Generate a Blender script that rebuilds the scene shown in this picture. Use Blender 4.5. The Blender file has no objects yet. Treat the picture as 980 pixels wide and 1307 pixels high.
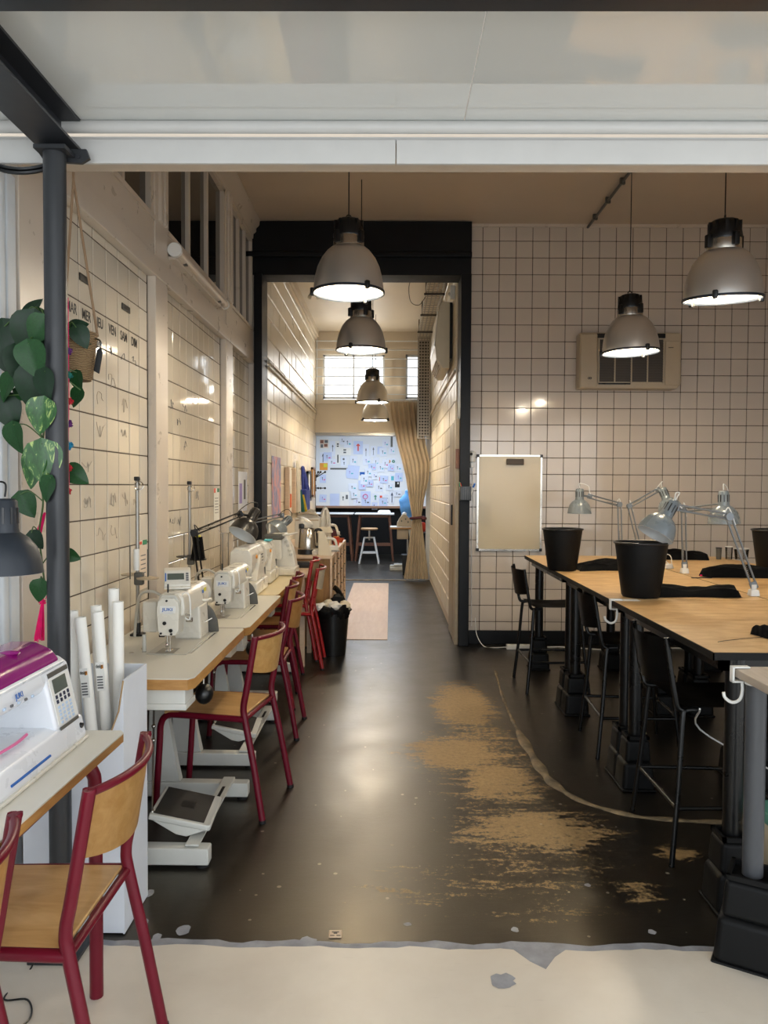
import bpy, bmesh, math, random
from mathutils import Vector, Matrix, Euler
random.seed(7)
PI = math.pi
SC = bpy.context.scene
COL = SC.collection

# ------------------------------------------------------------------ camera
FPX, W_, H_ = 980.0, 980.0, 1307.0
EYE = Vector((0, 0, 1.47))
cam_d = bpy.data.cameras.new('camera'); cam = bpy.data.objects.new('camera', cam_d); COL.objects.link(cam)
cam_d.sensor_width = 36; cam_d.sensor_fit = 'AUTO'; cam_d.lens = 36 * FPX / H_
PITCH, YAW, ROLL = math.atan(32.5 / FPX), math.atan(8 / FPX), math.radians(0.3)
CAM_R = Matrix.Rotation(YAW, 3, 'Z') @ Matrix.Rotation(PI / 2 - PITCH, 3, 'X') @ Matrix.Rotation(ROLL, 3, 'Z')
cam.matrix_world = Matrix.Translation(EYE) @ CAM_R.to_4x4()
cam_d.clip_start = 0.02; cam_d.clip_end = 200
SC.camera = cam

def ray(px, py):                                   # direction of a photo pixel
    return CAM_R @ Vector(((px - W_ / 2) / FPX, (H_ / 2 - py) / FPX, -1.0))
def at_y(px, py, y):                               # the pixel's point at depth y
    d = ray(px, py); return EYE + d * (y / d.y)
def at_z(px, py, z):                               # the pixel's point on a level plane
    d = ray(px, py); return EYE + d * ((z - EYE.z) / d.z)
def at_x(px, py, x):
    d = ray(px, py); return EYE + d * (x / d.x)

# ------------------------------------------------------------------ world and exposure
SC.view_settings.view_transform = 'Standard'
SC.view_settings.look = 'None'
SC.view_settings.gamma = 1.0
SC.view_settings.use_curve_mapping = False
SC.view_settings.exposure = 0.2
wd = bpy.data.worlds.new('overcast_sky'); SC.world = wd; wd.use_nodes = True
wd.node_tree.nodes['Background'].inputs[0].default_value = (0.90, 0.95, 1.0, 1)
wd.node_tree.nodes['Background'].inputs[1].default_value = 2.0

def area_light(name, loc, size, rot, power, color):
    l = bpy.data.lights.new(name, 'AREA'); l.shape = 'RECTANGLE'; l.size, l.size_y = size
    l.energy = power; l.color = color
    o = bpy.data.objects.new(name, l); COL.objects.link(o); o.location = loc; o.rotation_euler = rot
    return o
DAY = (0.72, 0.84, 1.0)
# daylight entering by the street front behind the camera, the rear clerestory and a made-up rear skylight out of view
area_light('daylight_street_front', (0.6, -2.6, 1.45), (5.0, 2.2), (PI / 2, 0, 0), 55, (0.86, 0.93, 1.0))
area_light('daylight_clerestory', (-0.45, 12.16, 3.2), (1.3, 0.65), (-PI / 2 - 0.35, 0, 0), 14, (1.0, 0.95, 0.86))
area_light('added_rear_daylight', (-0.4, 14.6, 2.72), (2.0, 1.6), (0, 0, 0), 85, DAY)  # added lamp under the made-up skylight, brightens the rear board

# ------------------------------------------------------------------ materials
def lin(h):
    h = h.lstrip('#'); c = [int(h[i:i + 2], 16) / 255 for i in (0, 2, 4)]
    return tuple((v / 12.92 if v <= 0.04045 else ((v + 0.055) / 1.055) ** 2.4) for v in c) + (1.0,)
class NT:
    def __init__(s, name):
        s.m = bpy.data.materials.new(name); s.m.use_nodes = True; s.t = s.m.node_tree
        s.b = s.t.nodes['Principled BSDF']; s.out = s.t.nodes['Material Output']
    def n(s, typ, **kw):
        nd = s.t.nodes.new(typ)
        for k, v in kw.items(): setattr(nd, k, v)
        return nd
    def l(s, a, b): s.t.links.new(a, b)
    def val(s, sock, v):
        if hasattr(v, 'is_linked') or hasattr(v, 'links'): s.l(v, sock)
        else: sock.default_value = v
    def math(s, op, a, b=0.0, clamp=False):
        nd = s.n('ShaderNodeMath', operation=op); nd.use_clamp = clamp
        s.val(nd.inputs[0], a); s.val(nd.inputs[1], b); return nd.outputs[0]
    def vmath(s, op, a, b):
        nd = s.n('ShaderNodeVectorMath', operation=op); s.val(nd.inputs[0], a); s.val(nd.inputs[1], b)
        return nd.outputs['Value'] if op in ('LENGTH', 'DISTANCE', 'DOT_PRODUCT') else nd.outputs[0]
    def obj(s): return s.n('ShaderNodeTexCoord').outputs['Object']
    def gen(s): return s.n('ShaderNodeTexCoord').outputs['Generated']
    def mapping(s, vec, scale=(1, 1, 1), loc=(0, 0, 0), rot=(0, 0, 0)):
        nd = s.n('ShaderNodeMapping'); s.l(vec, nd.inputs[0])
        nd.inputs['Scale'].default_value = scale; nd.inputs['Location'].default_value = loc; nd.inputs['Rotation'].default_value = rot
        return nd.outputs[0]
    def noise(s, vec, scale, detail=4, rough=0.55, dist=0.0):
        nd = s.n('ShaderNodeTexNoise'); s.l(vec, nd.inputs['Vector'])
        nd.inputs['Scale'].default_value = scale; nd.inputs['Detail'].default_value = detail
        nd.inputs['Roughness'].default_value = rough; nd.inputs['Distortion'].default_value = dist
        return nd.outputs['Fac']
    def ramp(s, fac, stops, interp='LINEAR'):
        nd = s.n('ShaderNodeValToRGB'); s.l(fac, nd.inputs[0]); cr = nd.color_ramp; cr.interpolation = interp
        while len(cr.elements) < len(stops): cr.elements.new(0.5)
        for e, (p, c) in zip(cr.elements, stops):
            e.position = p; e.color = c if len(c) == 4 else (*c, 1)
        return nd.outputs[0]
    def mix(s, fac, a, b, blend='MIX'):
        nd = s.n('ShaderNodeMix', data_type='RGBA', blend_type=blend)
        s.val(nd.inputs[0], fac); s.val(nd.inputs[6], a); s.val(nd.inputs[7], b); return nd.outputs[2]
    def bump(s, h, strength=0.1, dist=0.01):
        nd = s.n('ShaderNodeBump'); nd.inputs['Strength'].default_value = strength; nd.inputs['Distance'].default_value = dist
        s.l(h, nd.inputs['Height']); s.l(nd.outputs[0], s.b.inputs['Normal'])
    def set(s, **kw):
        for k, v in kw.items():
            s.val(s.b.inputs[{'color': 'Base Color', 'rough': 'Roughness', 'metal': 'Metallic', 'coat': 'Coat Weight', 'coatr': 'Coat Roughness', 'spec': 'Specular IOR Level',
                             'em': 'Emission Color', 'ems': 'Emission Strength', 'trans': 'Transmission Weight', 'ior': 'IOR', 'alpha': 'Alpha', 'sheen': 'Sheen Weight'}[k]], v)
        return s
M = {}
def scale_c(c, k): return (min(1, c[0] * k), min(1, c[1] * k), min(1, c[2] * k), 1)
def plain(name, hexc, rough=0.5, metal=0.0, var=0.10, ns=9.0, bump=0.0, bs=60.0, rv=0.08, world=False, **kw):
    t = NT(name); c = lin(hexc); o = t.n('ShaderNodeNewGeometry').outputs['Position'] if world else t.obj()
    f = t.noise(o, ns, 5)
    t.set(color=t.ramp(f, [(0.3, scale_c(c, 1 - var)), (0.7, scale_c(c, 1 + var))]), metal=metal, **kw)
    if rv: t.set(rough=t.ramp(f, [(0.25, (max(0, rough - rv),) * 3), (0.75, (min(1, rough + rv),) * 3)]))
    else: t.set(rough=rough)
    if bump: t.bump(t.noise(o, bs, 3), bump, 0.004)
    M[name] = t.m; return t.m
def wood(name, dark, light, rough=0.4, scale=(1.5, 14, 14), ns=3.0, coat=0.0):
    t = NT(name); o = t.mapping(t.obj(), scale)
    f = t.noise(o, ns, 6, 0.6, 0.6)
    t.set(color=t.ramp(f, [(0.25, lin(dark)), (0.75, lin(light))]), rough=rough, coat=coat)
    t.bump(f, 0.05, 0.002); M[name] = t.m; return t.m
def emit(name, hexc, strength):
    t = NT(name); t.set(color=lin(hexc), em=lin(hexc), ems=strength); M[name] = t.m; return t.m

plain('tile_glaze', 'CABFB3', 0.10, var=0.035, ns=2.2, bump=0.06, bs=9, rv=0.04, coat=0.3, world=True)
plain('tile_cream', 'DCD2C0', 0.07, var=0.04, ns=1.7, bump=0.10, bs=7, rv=0.03, coat=0.5, world=True)
plain('grout_brown', '43352B', 0.9, bump=0.3)
plain('block_paint', 'E6DCC8', 0.34, var=0.05, ns=3, bump=0.35, bs=26, world=True)
plain('wall_taupe', 'CDBFAE', 0.6, var=0.05)
plain('ceiling_paint', 'C6B7A5', 0.55, var=0.05, ns=1.5, bump=0.1, bs=6)
plain('ceiling_pale', 'E2D6C2', 0.5, var=0.05, ns=1.5)
plain('wood_paint', 'D0C4B5', 0.32, var=0.03)
plain('white_paint', 'DFE3E6', 0.35, var=0.04, bump=0.08, bs=20)
plain('lintel_paint', 'C6C5C2', 0.4, var=0.03)
plain('print_dark', '4A4C5C', 0.6)
plain('white_dirty', 'D3D8DB', 0.45, var=0.08, ns=7, bump=0.25, bs=12)
plain('panel_gloss', 'DADCD9', 0.045, var=0.02, ns=1.2, bump=0.02, bs=2.2, rv=0.015, coat=0.5)
plain('black_steel', '2A2C30', 0.38, var=0.1)
plain('grey_steel', '2A2C2F', 0.42, var=0.08)
plain('black_frame', '0D0F12', 0.45, var=0.2, ns=4, spec=0.25)
plain('black_tube', '0C0D0E', 0.30, var=0.1, spec=0.4)
plain('black_plastic', '101112', 0.33, var=0.1, ns=12)
plain('black_matte', '0B0C0D', 0.55, var=0.1, ns=12, spec=0.22)
plain('black_cloth', '070708', 0.95, spec=0.15, var=0.3, ns=30, bump=0.5, bs=160)
plain('graphite', '252B33', 0.42, var=0.08, spec=0.4)
plain('graphite_leg', '46484C', 0.40, var=0.06)
plain('shade_black', '262421', 0.35, var=0.08)
plain('shade_inner', 'D5D8D8', 0.5, var=0.03)
plain('shade_grey', '737C81', 0.28, var=0.06, coat=0.4)
plain('arm_grey', '767C80', 0.35, metal=0.3, var=0.08)
plain('spring_steel', '8E8880', 0.3, metal=0.9)
plain('chrome', 'C9C6C0', 0.15, metal=1.0, var=0.05)
plain('steel_plate', '9A9790', 0.35, metal=0.8, var=0.1)
plain('alu_brushed', 'D4D1CC', 0.30, metal=0.8, var=0.03, ns=3, rv=0.02)
plain('alu_bright', 'C9C3B8', 0.22, metal=0.95, var=0.05)
plain('lamp_reflector', 'F4EEDC', 0.35, var=0.02)
plain('machine_white', 'DCD8CC', 0.30, var=0.02, coat=0.2)
plain('machine_grey', 'C2C0B6', 0.35, var=0.03)
plain('machine_cool', 'E6E9EE', 0.28, var=0.02, coat=0.2)
plain('machine_dark', '55544F', 0.45, var=0.05)
plain('magenta_lid', '8C1470', 0.16, var=0.06, ns=3, coat=0.6)
plain('lamin_white', 'D9D6CB', 0.33, var=0.03, ns=4)
plain('lamin_cream', 'E2D2A8', 0.35, var=0.04, ns=4)
plain('table_metal', 'D3D3CC', 0.35, var=0.04)
plain('red_tube', '640A20', 0.36, var=0.06, spec=0.35)
plain('red_bright', '98181C', 0.30, var=0.08, coat=0.3)
plain('rubber', '0C0C0D', 0.6)
plain('pedal_rubber', '2B2926', 0.7, bump=0.3, bs=300)
plain('carton_white', 'D9DEE6', 0.6, var=0.03, bump=0.05)
plain('carton_brown', 'A58A66', 0.8)
plain('paper_white', 'EFEDE6', 0.6, var=0.02)
plain('paper_cool', 'E4E8F2', 0.6, var=0.02)
plain('paper_blue', 'C9D4F0', 0.6, var=0.03)
plain('paper_warm', 'EAD9C6', 0.6, var=0.03)
plain('board_white', 'E8EAEC', 0.18, var=0.02, ns=1)
plain('board_cream', 'C9BB9E', 0.22, var=0.02, ns=1)
plain('eraser_grey', '4F463F', 0.7)
plain('curtain_cloth', 'E0CFB4', 0.9, var=0.08, ns=5, bump=0.3, bs=220)
plain('burgundy', '4A1722', 0.7)
plain('leaf_green', '1E4520', 0.42, var=0.25, ns=14, spec=0.3)
plain('leaf_dark', '122E18', 0.42, var=0.25, ns=10, spec=0.3)
plain('stem_green', '46622F', 0.5)
plain('rope_jute', '8E7358', 0.9, bump=0.5, bs=120)
plain('pink_thread', 'F0126E', 0.8, var=0.15, ns=40)
plain('pom_red', 'B4142C', 0.8); plain('pom_blue', '147FA6', 0.8); plain('pom_purple', '5A1C66', 0.8); plain('pom_teal', '126B63', 0.8)
plain('ac_beige', 'B7A78E', 0.45, var=0.03)
plain('ac_dark', '4C443B', 0.6)
plain('ac_cream', 'D8CCB2', 0.4, var=0.03)
plain('walnut_leg', '6B4636', 0.5, var=0.15)
plain('blue_cloth', '5F9BD6', 0.75, var=0.1)
plain('blue_tote', '1F2F7A', 0.85, var=0.1)
plain('yellow_bag', 'D8C24A', 0.8, var=0.15, ns=20)
plain('teal_cloth', '1A6A66', 0.85)
plain('orange_cloth', 'E0682F', 0.85)
plain('white_cloth', 'E8E4DA', 0.9, bump=0.3)
plain('white_plastic', 'E6E6E2', 0.35, var=0.02)
plain('ink_black', '141414', 0.6); plain('ink_grey', '6A6A6C', 0.7); plain('ink_blue', '1C5FB0', 0.6); plain('ink_red', 'E0523F', 0.6); plain('ink_pink', 'D86A9C', 0.6)
plain('ink_orange', 'E89A3C', 0.6); plain('ink_green', '3E8A66', 0.6); plain('ink_teal', '58B8C4', 0.6); plain('ink_violet', '9C90CC', 0.6); plain('ink_brown', '8C5A48', 0.6)
plain('ink_faint', 'B0A493', 0.5)
plain('lcd', '59615A', 0.2); plain('keypad', '1C2440', 0.4); plain('button_blue', 'BFD3EA', 0.4); plain('sticker_yellow', 'D8CF3A', 0.5)
plain('kerb_concrete', '77684F', 0.7, var=0.6, ns=11, bump=0.4)
plain('grey_screed', '8E9096', 0.6, var=0.25, ns=14, bump=0.4)
plain('door_taupe', 'A6987F', 0.45)
plain('lid_teal', '5E9C8C', 0.35)
plain('terracotta', 'B0502E', 0.6)
plain('cup_red', 'C2381E', 0.4)
plain('duct_metal', 'A8A093', 0.35, metal=0.7)
plain('poster_blue', '8B93B4', 0.5, var=0.05)
wood('plywood_top', 'B88C54', 'E2C08C', 0.40, (3.2, 9, 9), 2.2)
wood('beech', 'BC8E4E', 'D8B074', 0.30, (2, 10, 10), 2.5, 0.2)
wood('beech_seat', 'B98C50', 'DDB880', 0.32, (2, 9, 9), 2.2, 0.2)
wood('beech_pale', 'B9AE97', 'D2C8B2', 0.35, (2, 9, 9), 2.2, 0.2)
wood('table_edge', 'A0703A', 'C4965A', 0.4, (3, 3, 20), 3)
wood('oak_cabinet', '7A5228', 'A47C44', 0.45, (8, 8, 1.5), 2.5)
wood('birch_top', 'C6A98C', 'DCC4A8', 0.4, (2, 10, 10), 2.5)
wood('ash_grey', 'A39484', 'C2B5A6', 0.45, (10, 1.5, 10), 3)
wood('runner_wood', 'CDB096', 'DEC6AE', 0.45, (10, 1.2, 10), 2)
wood('stool_wood', '9A7650', 'C4A27A', 0.45)
wood('ledge_wood', '8A654F', 'A8836A', 0.5)
emit('bulb_glow', 'FFF0C8', 9.0)

def m_basket():
    t = NT('basket_weave'); o = t.mapping(t.obj(), (1, 1, 1))
    w = t.n('ShaderNodeTexWave', bands_direction='Z'); t.l(o, w.inputs[0]); w.inputs['Scale'].default_value = 60; w.inputs['Distortion'].default_value = 4; w.inputs['Detail'].default_value = 3
    t.set(color=t.ramp(w.outputs['Fac'], [(0.1, lin('6E5236')), (0.8, lin('B89A70'))]), rough=0.85); t.bump(w.outputs['Fac'], 0.8, 0.006); M['basket_weave'] = t.m
m_basket()
def m_variegated():
    t = NT('leaf_variegated'); o = t.mapping(t.obj(), (1, 0.5, 1))
    f = t.noise(t.mapping(t.obj(), (3.2, 1.0, 1)), 2.6, 4, 0.6, 0.8)
    t.set(color=t.ramp(f, [(0.40, lin('234C22')), (0.57, lin('30602A')), (0.66, lin('A8BC6E'))]), rough=0.35); M['leaf_variegated'] = t.m
m_variegated()
def m_glass(name, rough=0.0, tint=(1, 1, 1, 1), fac=0.12):      # thin pane: clear with a surface reflection
    t = NT(name); tr = t.n('ShaderNodeBsdfTransparent'); tr.inputs[0].default_value = tint
    g = t.n('ShaderNodeBsdfGlossy'); g.inputs['Roughness'].default_value = rough
    mx = t.n('ShaderNodeMixShader'); fr = t.n('ShaderNodeFresnel'); fr.inputs[0].default_value = 1.5
    t.l(fr.outputs[0], mx.inputs[0]); t.l(tr.outputs[0], mx.inputs[1]); t.l(g.outputs[0], mx.inputs[2]); t.l(mx.outputs[0], t.out.inputs[0]); M[name] = t.m
m_glass('pane_clear')
m_glass('jar_clear', 0.05, (0.9, 0.9, 0.9, 1))
t = NT('pane_dark'); t.set(color=(0.012, 0.011, 0.010, 1), rough=0.03, spec=0.6); M['pane_dark'] = t.m

def m_floor():
    t = NT('floor_black'); p = t.obj()
    fine = t.noise(p, 42, 9, 0.78); broad = t.noise(p, 2.2, 6, 0.65, 0.4); streak = t.noise(t.mapping(p, (2.2, 9, 1)), 2.0, 8, 0.7, 0.8)
    # where years of feet have worn the black paint back to the screed (centre, radii, weight)
    blobs = [((0.50, 5.15), (0.30, 0.85), 1.0), ((0.38, 4.20), (0.42, 0.46), 1.0), ((0.56, 3.80), (0.30, 0.50), 0.95), ((0.62, 3.26), (0.48, 0.36), 0.92),
             ((1.17, 3.05), (0.14, 0.10), 0.9), ((0.16, 2.80), (0.55, 0.30), 0.50), ((0.45, 2.60), (0.6, 0.12), 0.48), ((0.9, 2.75), (0.18, 0.24), 0.60), ((0.52, 4.2), (0.45, 1.5), 0.66), ((0.5, 2.9), (0.8, 0.5), 0.52)]
    acc = None
    for (cx, cy), (rx, ry), w in blobs:
        v = t.mapping(p, (1 / rx, 1 / ry, 0), (-cx / rx, -cy / ry, 0))
        d = t.math('MULTIPLY', t.math('SUBTRACT', 1.25, t.vmath('LENGTH', v, (0, 0, 0)), True), w)
        acc = d if acc is None else t.math('MAXIMUM', acc, d)
    worn = t.math('ADD', t.math('MULTIPLY', acc, 0.62), t.math('ADD', t.math('MULTIPLY', t.math('SUBTRACT', streak, 0.5), 1.0), t.math('MULTIPLY', t.math('SUBTRACT', fine, 0.5), 0.9)))
    wm = t.ramp(worn, [(0.35, (0, 0, 0)), (0.46, (1, 1, 1))])
    vo = t.n('ShaderNodeTexVoronoi'); t.l(t.mapping(p, (1, 1, 0)), vo.inputs['Vector']); vo.inputs['Scale'].default_value = 15; sx = t.n('ShaderNodeSeparateColor'); t.l(vo.outputs['Color'], sx.inputs[0])
    chips = t.math('LESS_THAN', t.math('ADD', vo.outputs['Distance'], t.math('MULTIPLY', fine, 0.12)), t.math('MULTIPLY', t.math('SUBTRACT', sx.outputs[0], 0.35), 0.28))
    black = t.ramp(broad, [(0.3, lin('0C0D0E')), (0.75, lin('1E1C19'))])
    c = t.mix(wm, black, t.ramp(fine, [(0.3, lin('75603F')), (0.7, lin('9C825A'))]))
    c = t.mix(t.math('MULTIPLY', chips, 0.6), c, lin('A39A8A'))
    t.set(color=c, rough=t.mix(wm, t.ramp(broad, [(0.3, (0.28,) * 3), (0.8, (0.42,) * 3)]), (0.62, 0.62, 0.62, 1)), spec=0.8)
    t.b.inputs['Specular Tint'].default_value = (1.0, 0.84, 0.58, 1)      # warm tint put into the reflection to imitate a golden glow
    t.bump(t.math('ADD', t.math('MULTIPLY', fine, 0.4), t.math('ADD', broad, t.math('MULTIPLY', streak, 0.4))), 0.12, 0.01); M['floor_black'] = t.m
m_floor()
def m_cream():
    t = NT('floor_cream'); p = t.obj()
    a = t.noise(p, 1.6, 6, 0.6, 0.3); sc = t.noise(t.mapping(p, (3, 40, 1), rot=(0, 0, 0.6)), 3, 4, 0.6)
    c = t.ramp(a, [(0.3, lin('C9BFB0')), (0.7, lin('DCD4C6'))])
    c = t.mix(t.ramp(sc, [(0.66, (0, 0, 0)), (0.74, (0.4,) * 3)]), c, lin('AFA595'))
    t.set(color=c, rough=t.ramp(a, [(0.3, (0.28,) * 3), (0.8, (0.45,) * 3)])); t.bump(a, 0.06, 0.01); M['floor_cream'] = t.m
m_cream()
def m_poster():
    t = NT('poster_print'); g = t.mapping(t.obj(), (1, 4, 4)); f = t.noise(g, 1.3, 3, 0.5, 1.2)
    t.set(color=t.ramp(f, [(0.25, lin('D86A5A')), (0.42, lin('E6B0B6')), (0.52, lin('B9A6C8')), (0.65, lin('7E8FBE')), (0.8, lin('8FA3C0'))]), rough=0.5); M['poster_print'] = t.m
m_poster()

# ------------------------------------------------------------------ geometry helpers
def align(p, d, up=(0, 0, 1)):                     # local +Z along d, origin at p
    z = Vector(d).normalized(); u = Vector(up)
    if abs(z.dot(u)) > 0.99: u = Vector((0, 1, 0))
    x = u.cross(z).normalized(); y = z.cross(x)
    m = Matrix((x, y, z)).transposed().to_4x4(); m.translation = Vector(p); return m
def smooth_path(pts, k=5, closed=False):
    P = [Vector(p) for p in pts]; out = []; n = len(P)
    if n < 3: return P
    for i in range(n if closed else n - 1):
        p0 = P[i - 1] if (i or closed) else P[0]; p1 = P[i]; p2 = P[(i + 1) % n]; p3 = P[(i + 2) % n] if (i + 2 < n or closed) else P[-1]
        for j in range(k):
            u = j / k
            out.append(0.5 * ((2 * p1) + (p2 - p0) * u + (2 * p0 - 5 * p1 + 4 * p2 - p3) * u * u + (3 * p1 - p0 - 3 * p2 + p3) * u ** 3))
    if not closed: out.append(P[-1])
    return out
class MB:
    def __init__(s): s.bm = bmesh.new(); s.bev = False
    def v(s, p, m=None): return s.bm.verts.new(m @ Vector(p) if m is not None else Vector(p))
    def face(s, vs):
        try: return s.bm.faces.new(vs)
        except ValueError: return None
    def box(s, x0, x1, y0, y1, z0, z1, bev=0.0, seg=1, m=None, taper=1.0):
        cx, cy = (x0 + x1) / 2, (y0 + y1) / 2; vs = []
        for z, k in ((z0, 1.0), (z1, taper)):
            for x, y in ((x0, y0), (x1, y0), (x1, y1), (x0, y1)): vs.append(s.v((cx + (x - cx) * k, cy + (y - cy) * k, z), m))
        fs = [s.face([vs[i] for i in q]) for q in ((3, 2, 1, 0), (4, 5, 6, 7), (0, 1, 5, 4), (1, 2, 6, 5), (2, 3, 7, 6), (3, 0, 4, 7))]
        if bev > 0:
            s.bev = True
            es = list({e for f in fs for e in f.edges})
            bmesh.ops.bevel(s.bm, geom=es, offset=bev, segments=seg, affect='EDGES', profile=0.5)
        return s
    def prism(s, poly, axis, a0, a1, bev=0.0, seg=1, m=None):
        def P(u, w, a): return {'x': (a, u, w), 'y': (u, a, w), 'z': (u, w, a)}[axis]
        A = [s.v(P(u, w, a0), m) for u, w in poly]; B = [s.v(P(u, w, a1), m) for u, w in poly]; n = len(poly)
        fs = [s.face(A[::-1]), s.face(B)] + [s.face([A[i], A[(i + 1) % n], B[(i + 1) % n], B[i]]) for i in range(n)]
        if bev > 0:
            s.bev = True
            es = list({e for f in fs if f for e in f.edges})
            bmesh.ops.bevel(s.bm, geom=es, offset=bev, segments=seg, affect='EDGES', profile=0.5)
        return s
    def lathe(s, prof, n=20, m=None, a0=0.0, a1=None):
        full = a1 is None; a1 = 2 * PI if full else a1; cols = n if full else n + 1; rings = []
        for r, z in prof:
            if r < 1e-6: rings.append([s.v((0, 0, z), m)])
            else: rings.append([s.v((r * math.cos(a0 + (a1 - a0) * i / n), r * math.sin(a0 + (a1 - a0) * i / n), z), m) for i in range(cols)])
        for A, B in zip(rings, rings[1:]):
            for i in range(n):
                j = (i + 1) % cols if full else i + 1
                if len(A) == 1 and len(B) == 1: continue
                if len(A) == 1: s.face([A[0], B[j], B[i]])
                elif len(B) == 1: s.face([A[i], A[j], B[0]])
                else: s.face([A[i], A[j], B[j], B[i]])
        return s
    def cyl(s, p0, p1, r0, r1=None, n=14):
        r1 = r0 if r1 is None else r1; p0, p1 = Vector(p0), Vector(p1); L = (p1 - p0).length
        return s.lathe([(0, 0), (r0, 0), (r1, L), (0, L)], n, align(p0, p1 - p0))
    def ball(s, c, r, n=12, sc=(1, 1, 1), m=None):
        k = max(4, n // 2); mm = Matrix.Translation(Vector(c)) @ Matrix.Diagonal((*sc, 1)); mm = m @ mm if m is not None else mm
        return s.lathe([(r * math.sin(PI * i / k), -r * math.cos(PI * i / k)) for i in range(k + 1)], n, mm)
    def tube(s, pts, r, n=8, closed=False, caps=True):
        P = [Vector(p) for p in pts]; rings = []; N = len(P); up = None
        for i, p in enumerate(P):
            a = P[i - 1] if (i or closed) else p; b = P[(i + 1) % N] if (i < N - 1 or closed) else p
            d = (b - a).normalized()
            if up is None:
                up = Vector((0, 0, 1)) if abs(d.z) < 0.9 else Vector((1, 0, 0))
            u = (up - d * up.dot(d)).normalized(); w = d.cross(u); up = u
            rr = r[i] if isinstance(r, (list, tuple)) else r
            rings.append([s.v(p + (u * math.cos(2 * PI * k / n) + w * math.sin(2 * PI * k / n)) * rr) for k in range(n)])
        for i in range(N if closed else N - 1):
            A, B = rings[i], rings[(i + 1) % N]
            for k in range(n): s.face([A[k], A[(k + 1) % n], B[(k + 1) % n], B[k]])
        if caps and not closed: s.face(rings[0][::-1]); s.face(rings[-1])
        return s
    def torus(s, c, R, r, d=(0, 0, 1), n=20, k=6):
        m = align(c, d); return s.tube([m @ Vector((R * math.cos(2 * PI * i / n), R * math.sin(2 * PI * i / n), 0)) for i in range(n)], r, k, True)
    def grid(s, fn, nu, nv, thick=None):
        G = [[s.v(fn(i / nu, j / nv)) for j in range(nv + 1)] for i in range(nu + 1)]
        fs = [s.face([G[i][j], G[i + 1][j], G[i + 1][j + 1], G[i][j + 1]]) for i in range(nu) for j in range(nv)]
        if thick: bmesh.ops.solidify(s.bm, geom=[f for f in fs if f], thickness=thick)
        return s
    def mesh(s, name, mat, angle=50):
        bmesh.ops.recalc_face_normals(s.bm, faces=s.bm.faces)
        me = bpy.data.meshes.new(name); s.bm.to_mesh(me); s.bm.free()
        for p in me.polygons: p.use_smooth = True
        me.set_sharp_from_angle(angle=math.radians(angle))
        me.materials.append(M[mat]); return me
    def build(s, name, mat, parent=None, loc=None, **kw):
        o = bpy.data.objects.new(name, s.mesh(name, mat, **kw)); COL.objects.link(o)
        if s.bev: o.modifiers.new('weighted_normal', 'WEIGHTED_NORMAL').keep_sharp = True
        if parent: o.parent = parent
        if loc is not None: o.location = loc
        return o
def link(name, me, parent=None, loc=(0, 0, 0), rot=None):
    o = bpy.data.objects.new(name, me); COL.objects.link(o); o.parent = parent; o.location = loc
    if rot: o.rotation_euler = rot
    return o
def tag(o, label=None, cat=None, group=None, kind=None):
    if label: o['label'] = label
    if cat: o['category'] = cat
    if group: o['group'] = group
    if kind: o['kind'] = kind
    return o
def thing(name, label, cat, loc=(0, 0, 0), rz=0.0, group=None):
    o = bpy.data.objects.new(name, None); COL.objects.link(o); o.location = loc; o.rotation_euler = (0, 0, rz); o.empty_display_size = 0.1
    return tag(o, label, cat, group)
def struct(name, mb, mat, label=None, **kw):
    return tag(mb.build(name, mat, **kw), label, kind='structure')
def struct_root(name, label=None, loc=(0, 0, 0)):
    o = bpy.data.objects.new(name, None); COL.objects.link(o); o.location = loc
    return tag(o, label, kind='structure')
def copy_tree(o, parent=None):
    c = o.copy(); COL.objects.link(c); c.parent = parent
    for ch in list(o.children): copy_tree(ch, c)
    return c
def text_mesh(s, size, mat, depth=0.0006, shear=0.0):
    cu = bpy.data.curves.new('t', 'FONT'); cu.body = s; cu.size = size; cu.extrude = depth; cu.offset = size * 0.012; cu.align_x = 'CENTER'; cu.align_y = 'CENTER'; cu.shear = shear
    o = bpy.data.objects.new('t', cu); COL.objects.link(o)
    bpy.context.view_layer.update()
    me = bpy.data.meshes.new_from_object(o.evaluated_get(bpy.context.evaluated_depsgraph_get()))
    bpy.data.objects.remove(o); bpy.data.curves.remove(cu)
    me.materials.clear(); me.materials.append(M[mat]); return me
FACE_NEG_Y = (PI / 2, 0, 0)                         # text turned to read from -Y
FACE_POS_X = (PI / 2, 0, PI / 2)                    # text turned to read from +X
# ================================================================== the setting
XL, YB, ZC = -1.31, 7.17, 3.89
XCL, XCR, YE, YR = -1.18, 0.62, 12.1, 16.6         # corridor walls, its end, the rear wall

# floor: black painted slab, ragged edge to the cream entrance slab
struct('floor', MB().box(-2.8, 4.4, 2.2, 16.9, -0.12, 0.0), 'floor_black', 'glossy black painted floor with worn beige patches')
rng = random.Random(3)
def ragged(x0, x1, n, y, amp, r):
    return [(x0 + (x1 - x0) * i / n, y + amp * (r.random() - 0.5) + amp * 0.6 * math.sin(i * 0.7 + r.random())) for i in range(n + 1)]
edge = ragged(-2.2, 4.4, 160, 2.395, 0.010, rng)
edge = [(x, y - (0.105 * max(0, 1 - (abs(x - 0.475) / 0.062) ** 2)) ) for x, y in edge]
fe = struct('floor_entrance', MB().prism([(4.4, -3.2), (-2.2, -3.2)] + [(-2.2, edge[0][1])] + edge[1:-1] + [(4.4, edge[-1][1])], 'z', -0.12, 0.004), 'floor_cream', 'cream painted entrance floor with grey scuffs')
top = ragged(-2.2, 4.4, 160, 2.430, 0.014, rng)
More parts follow.
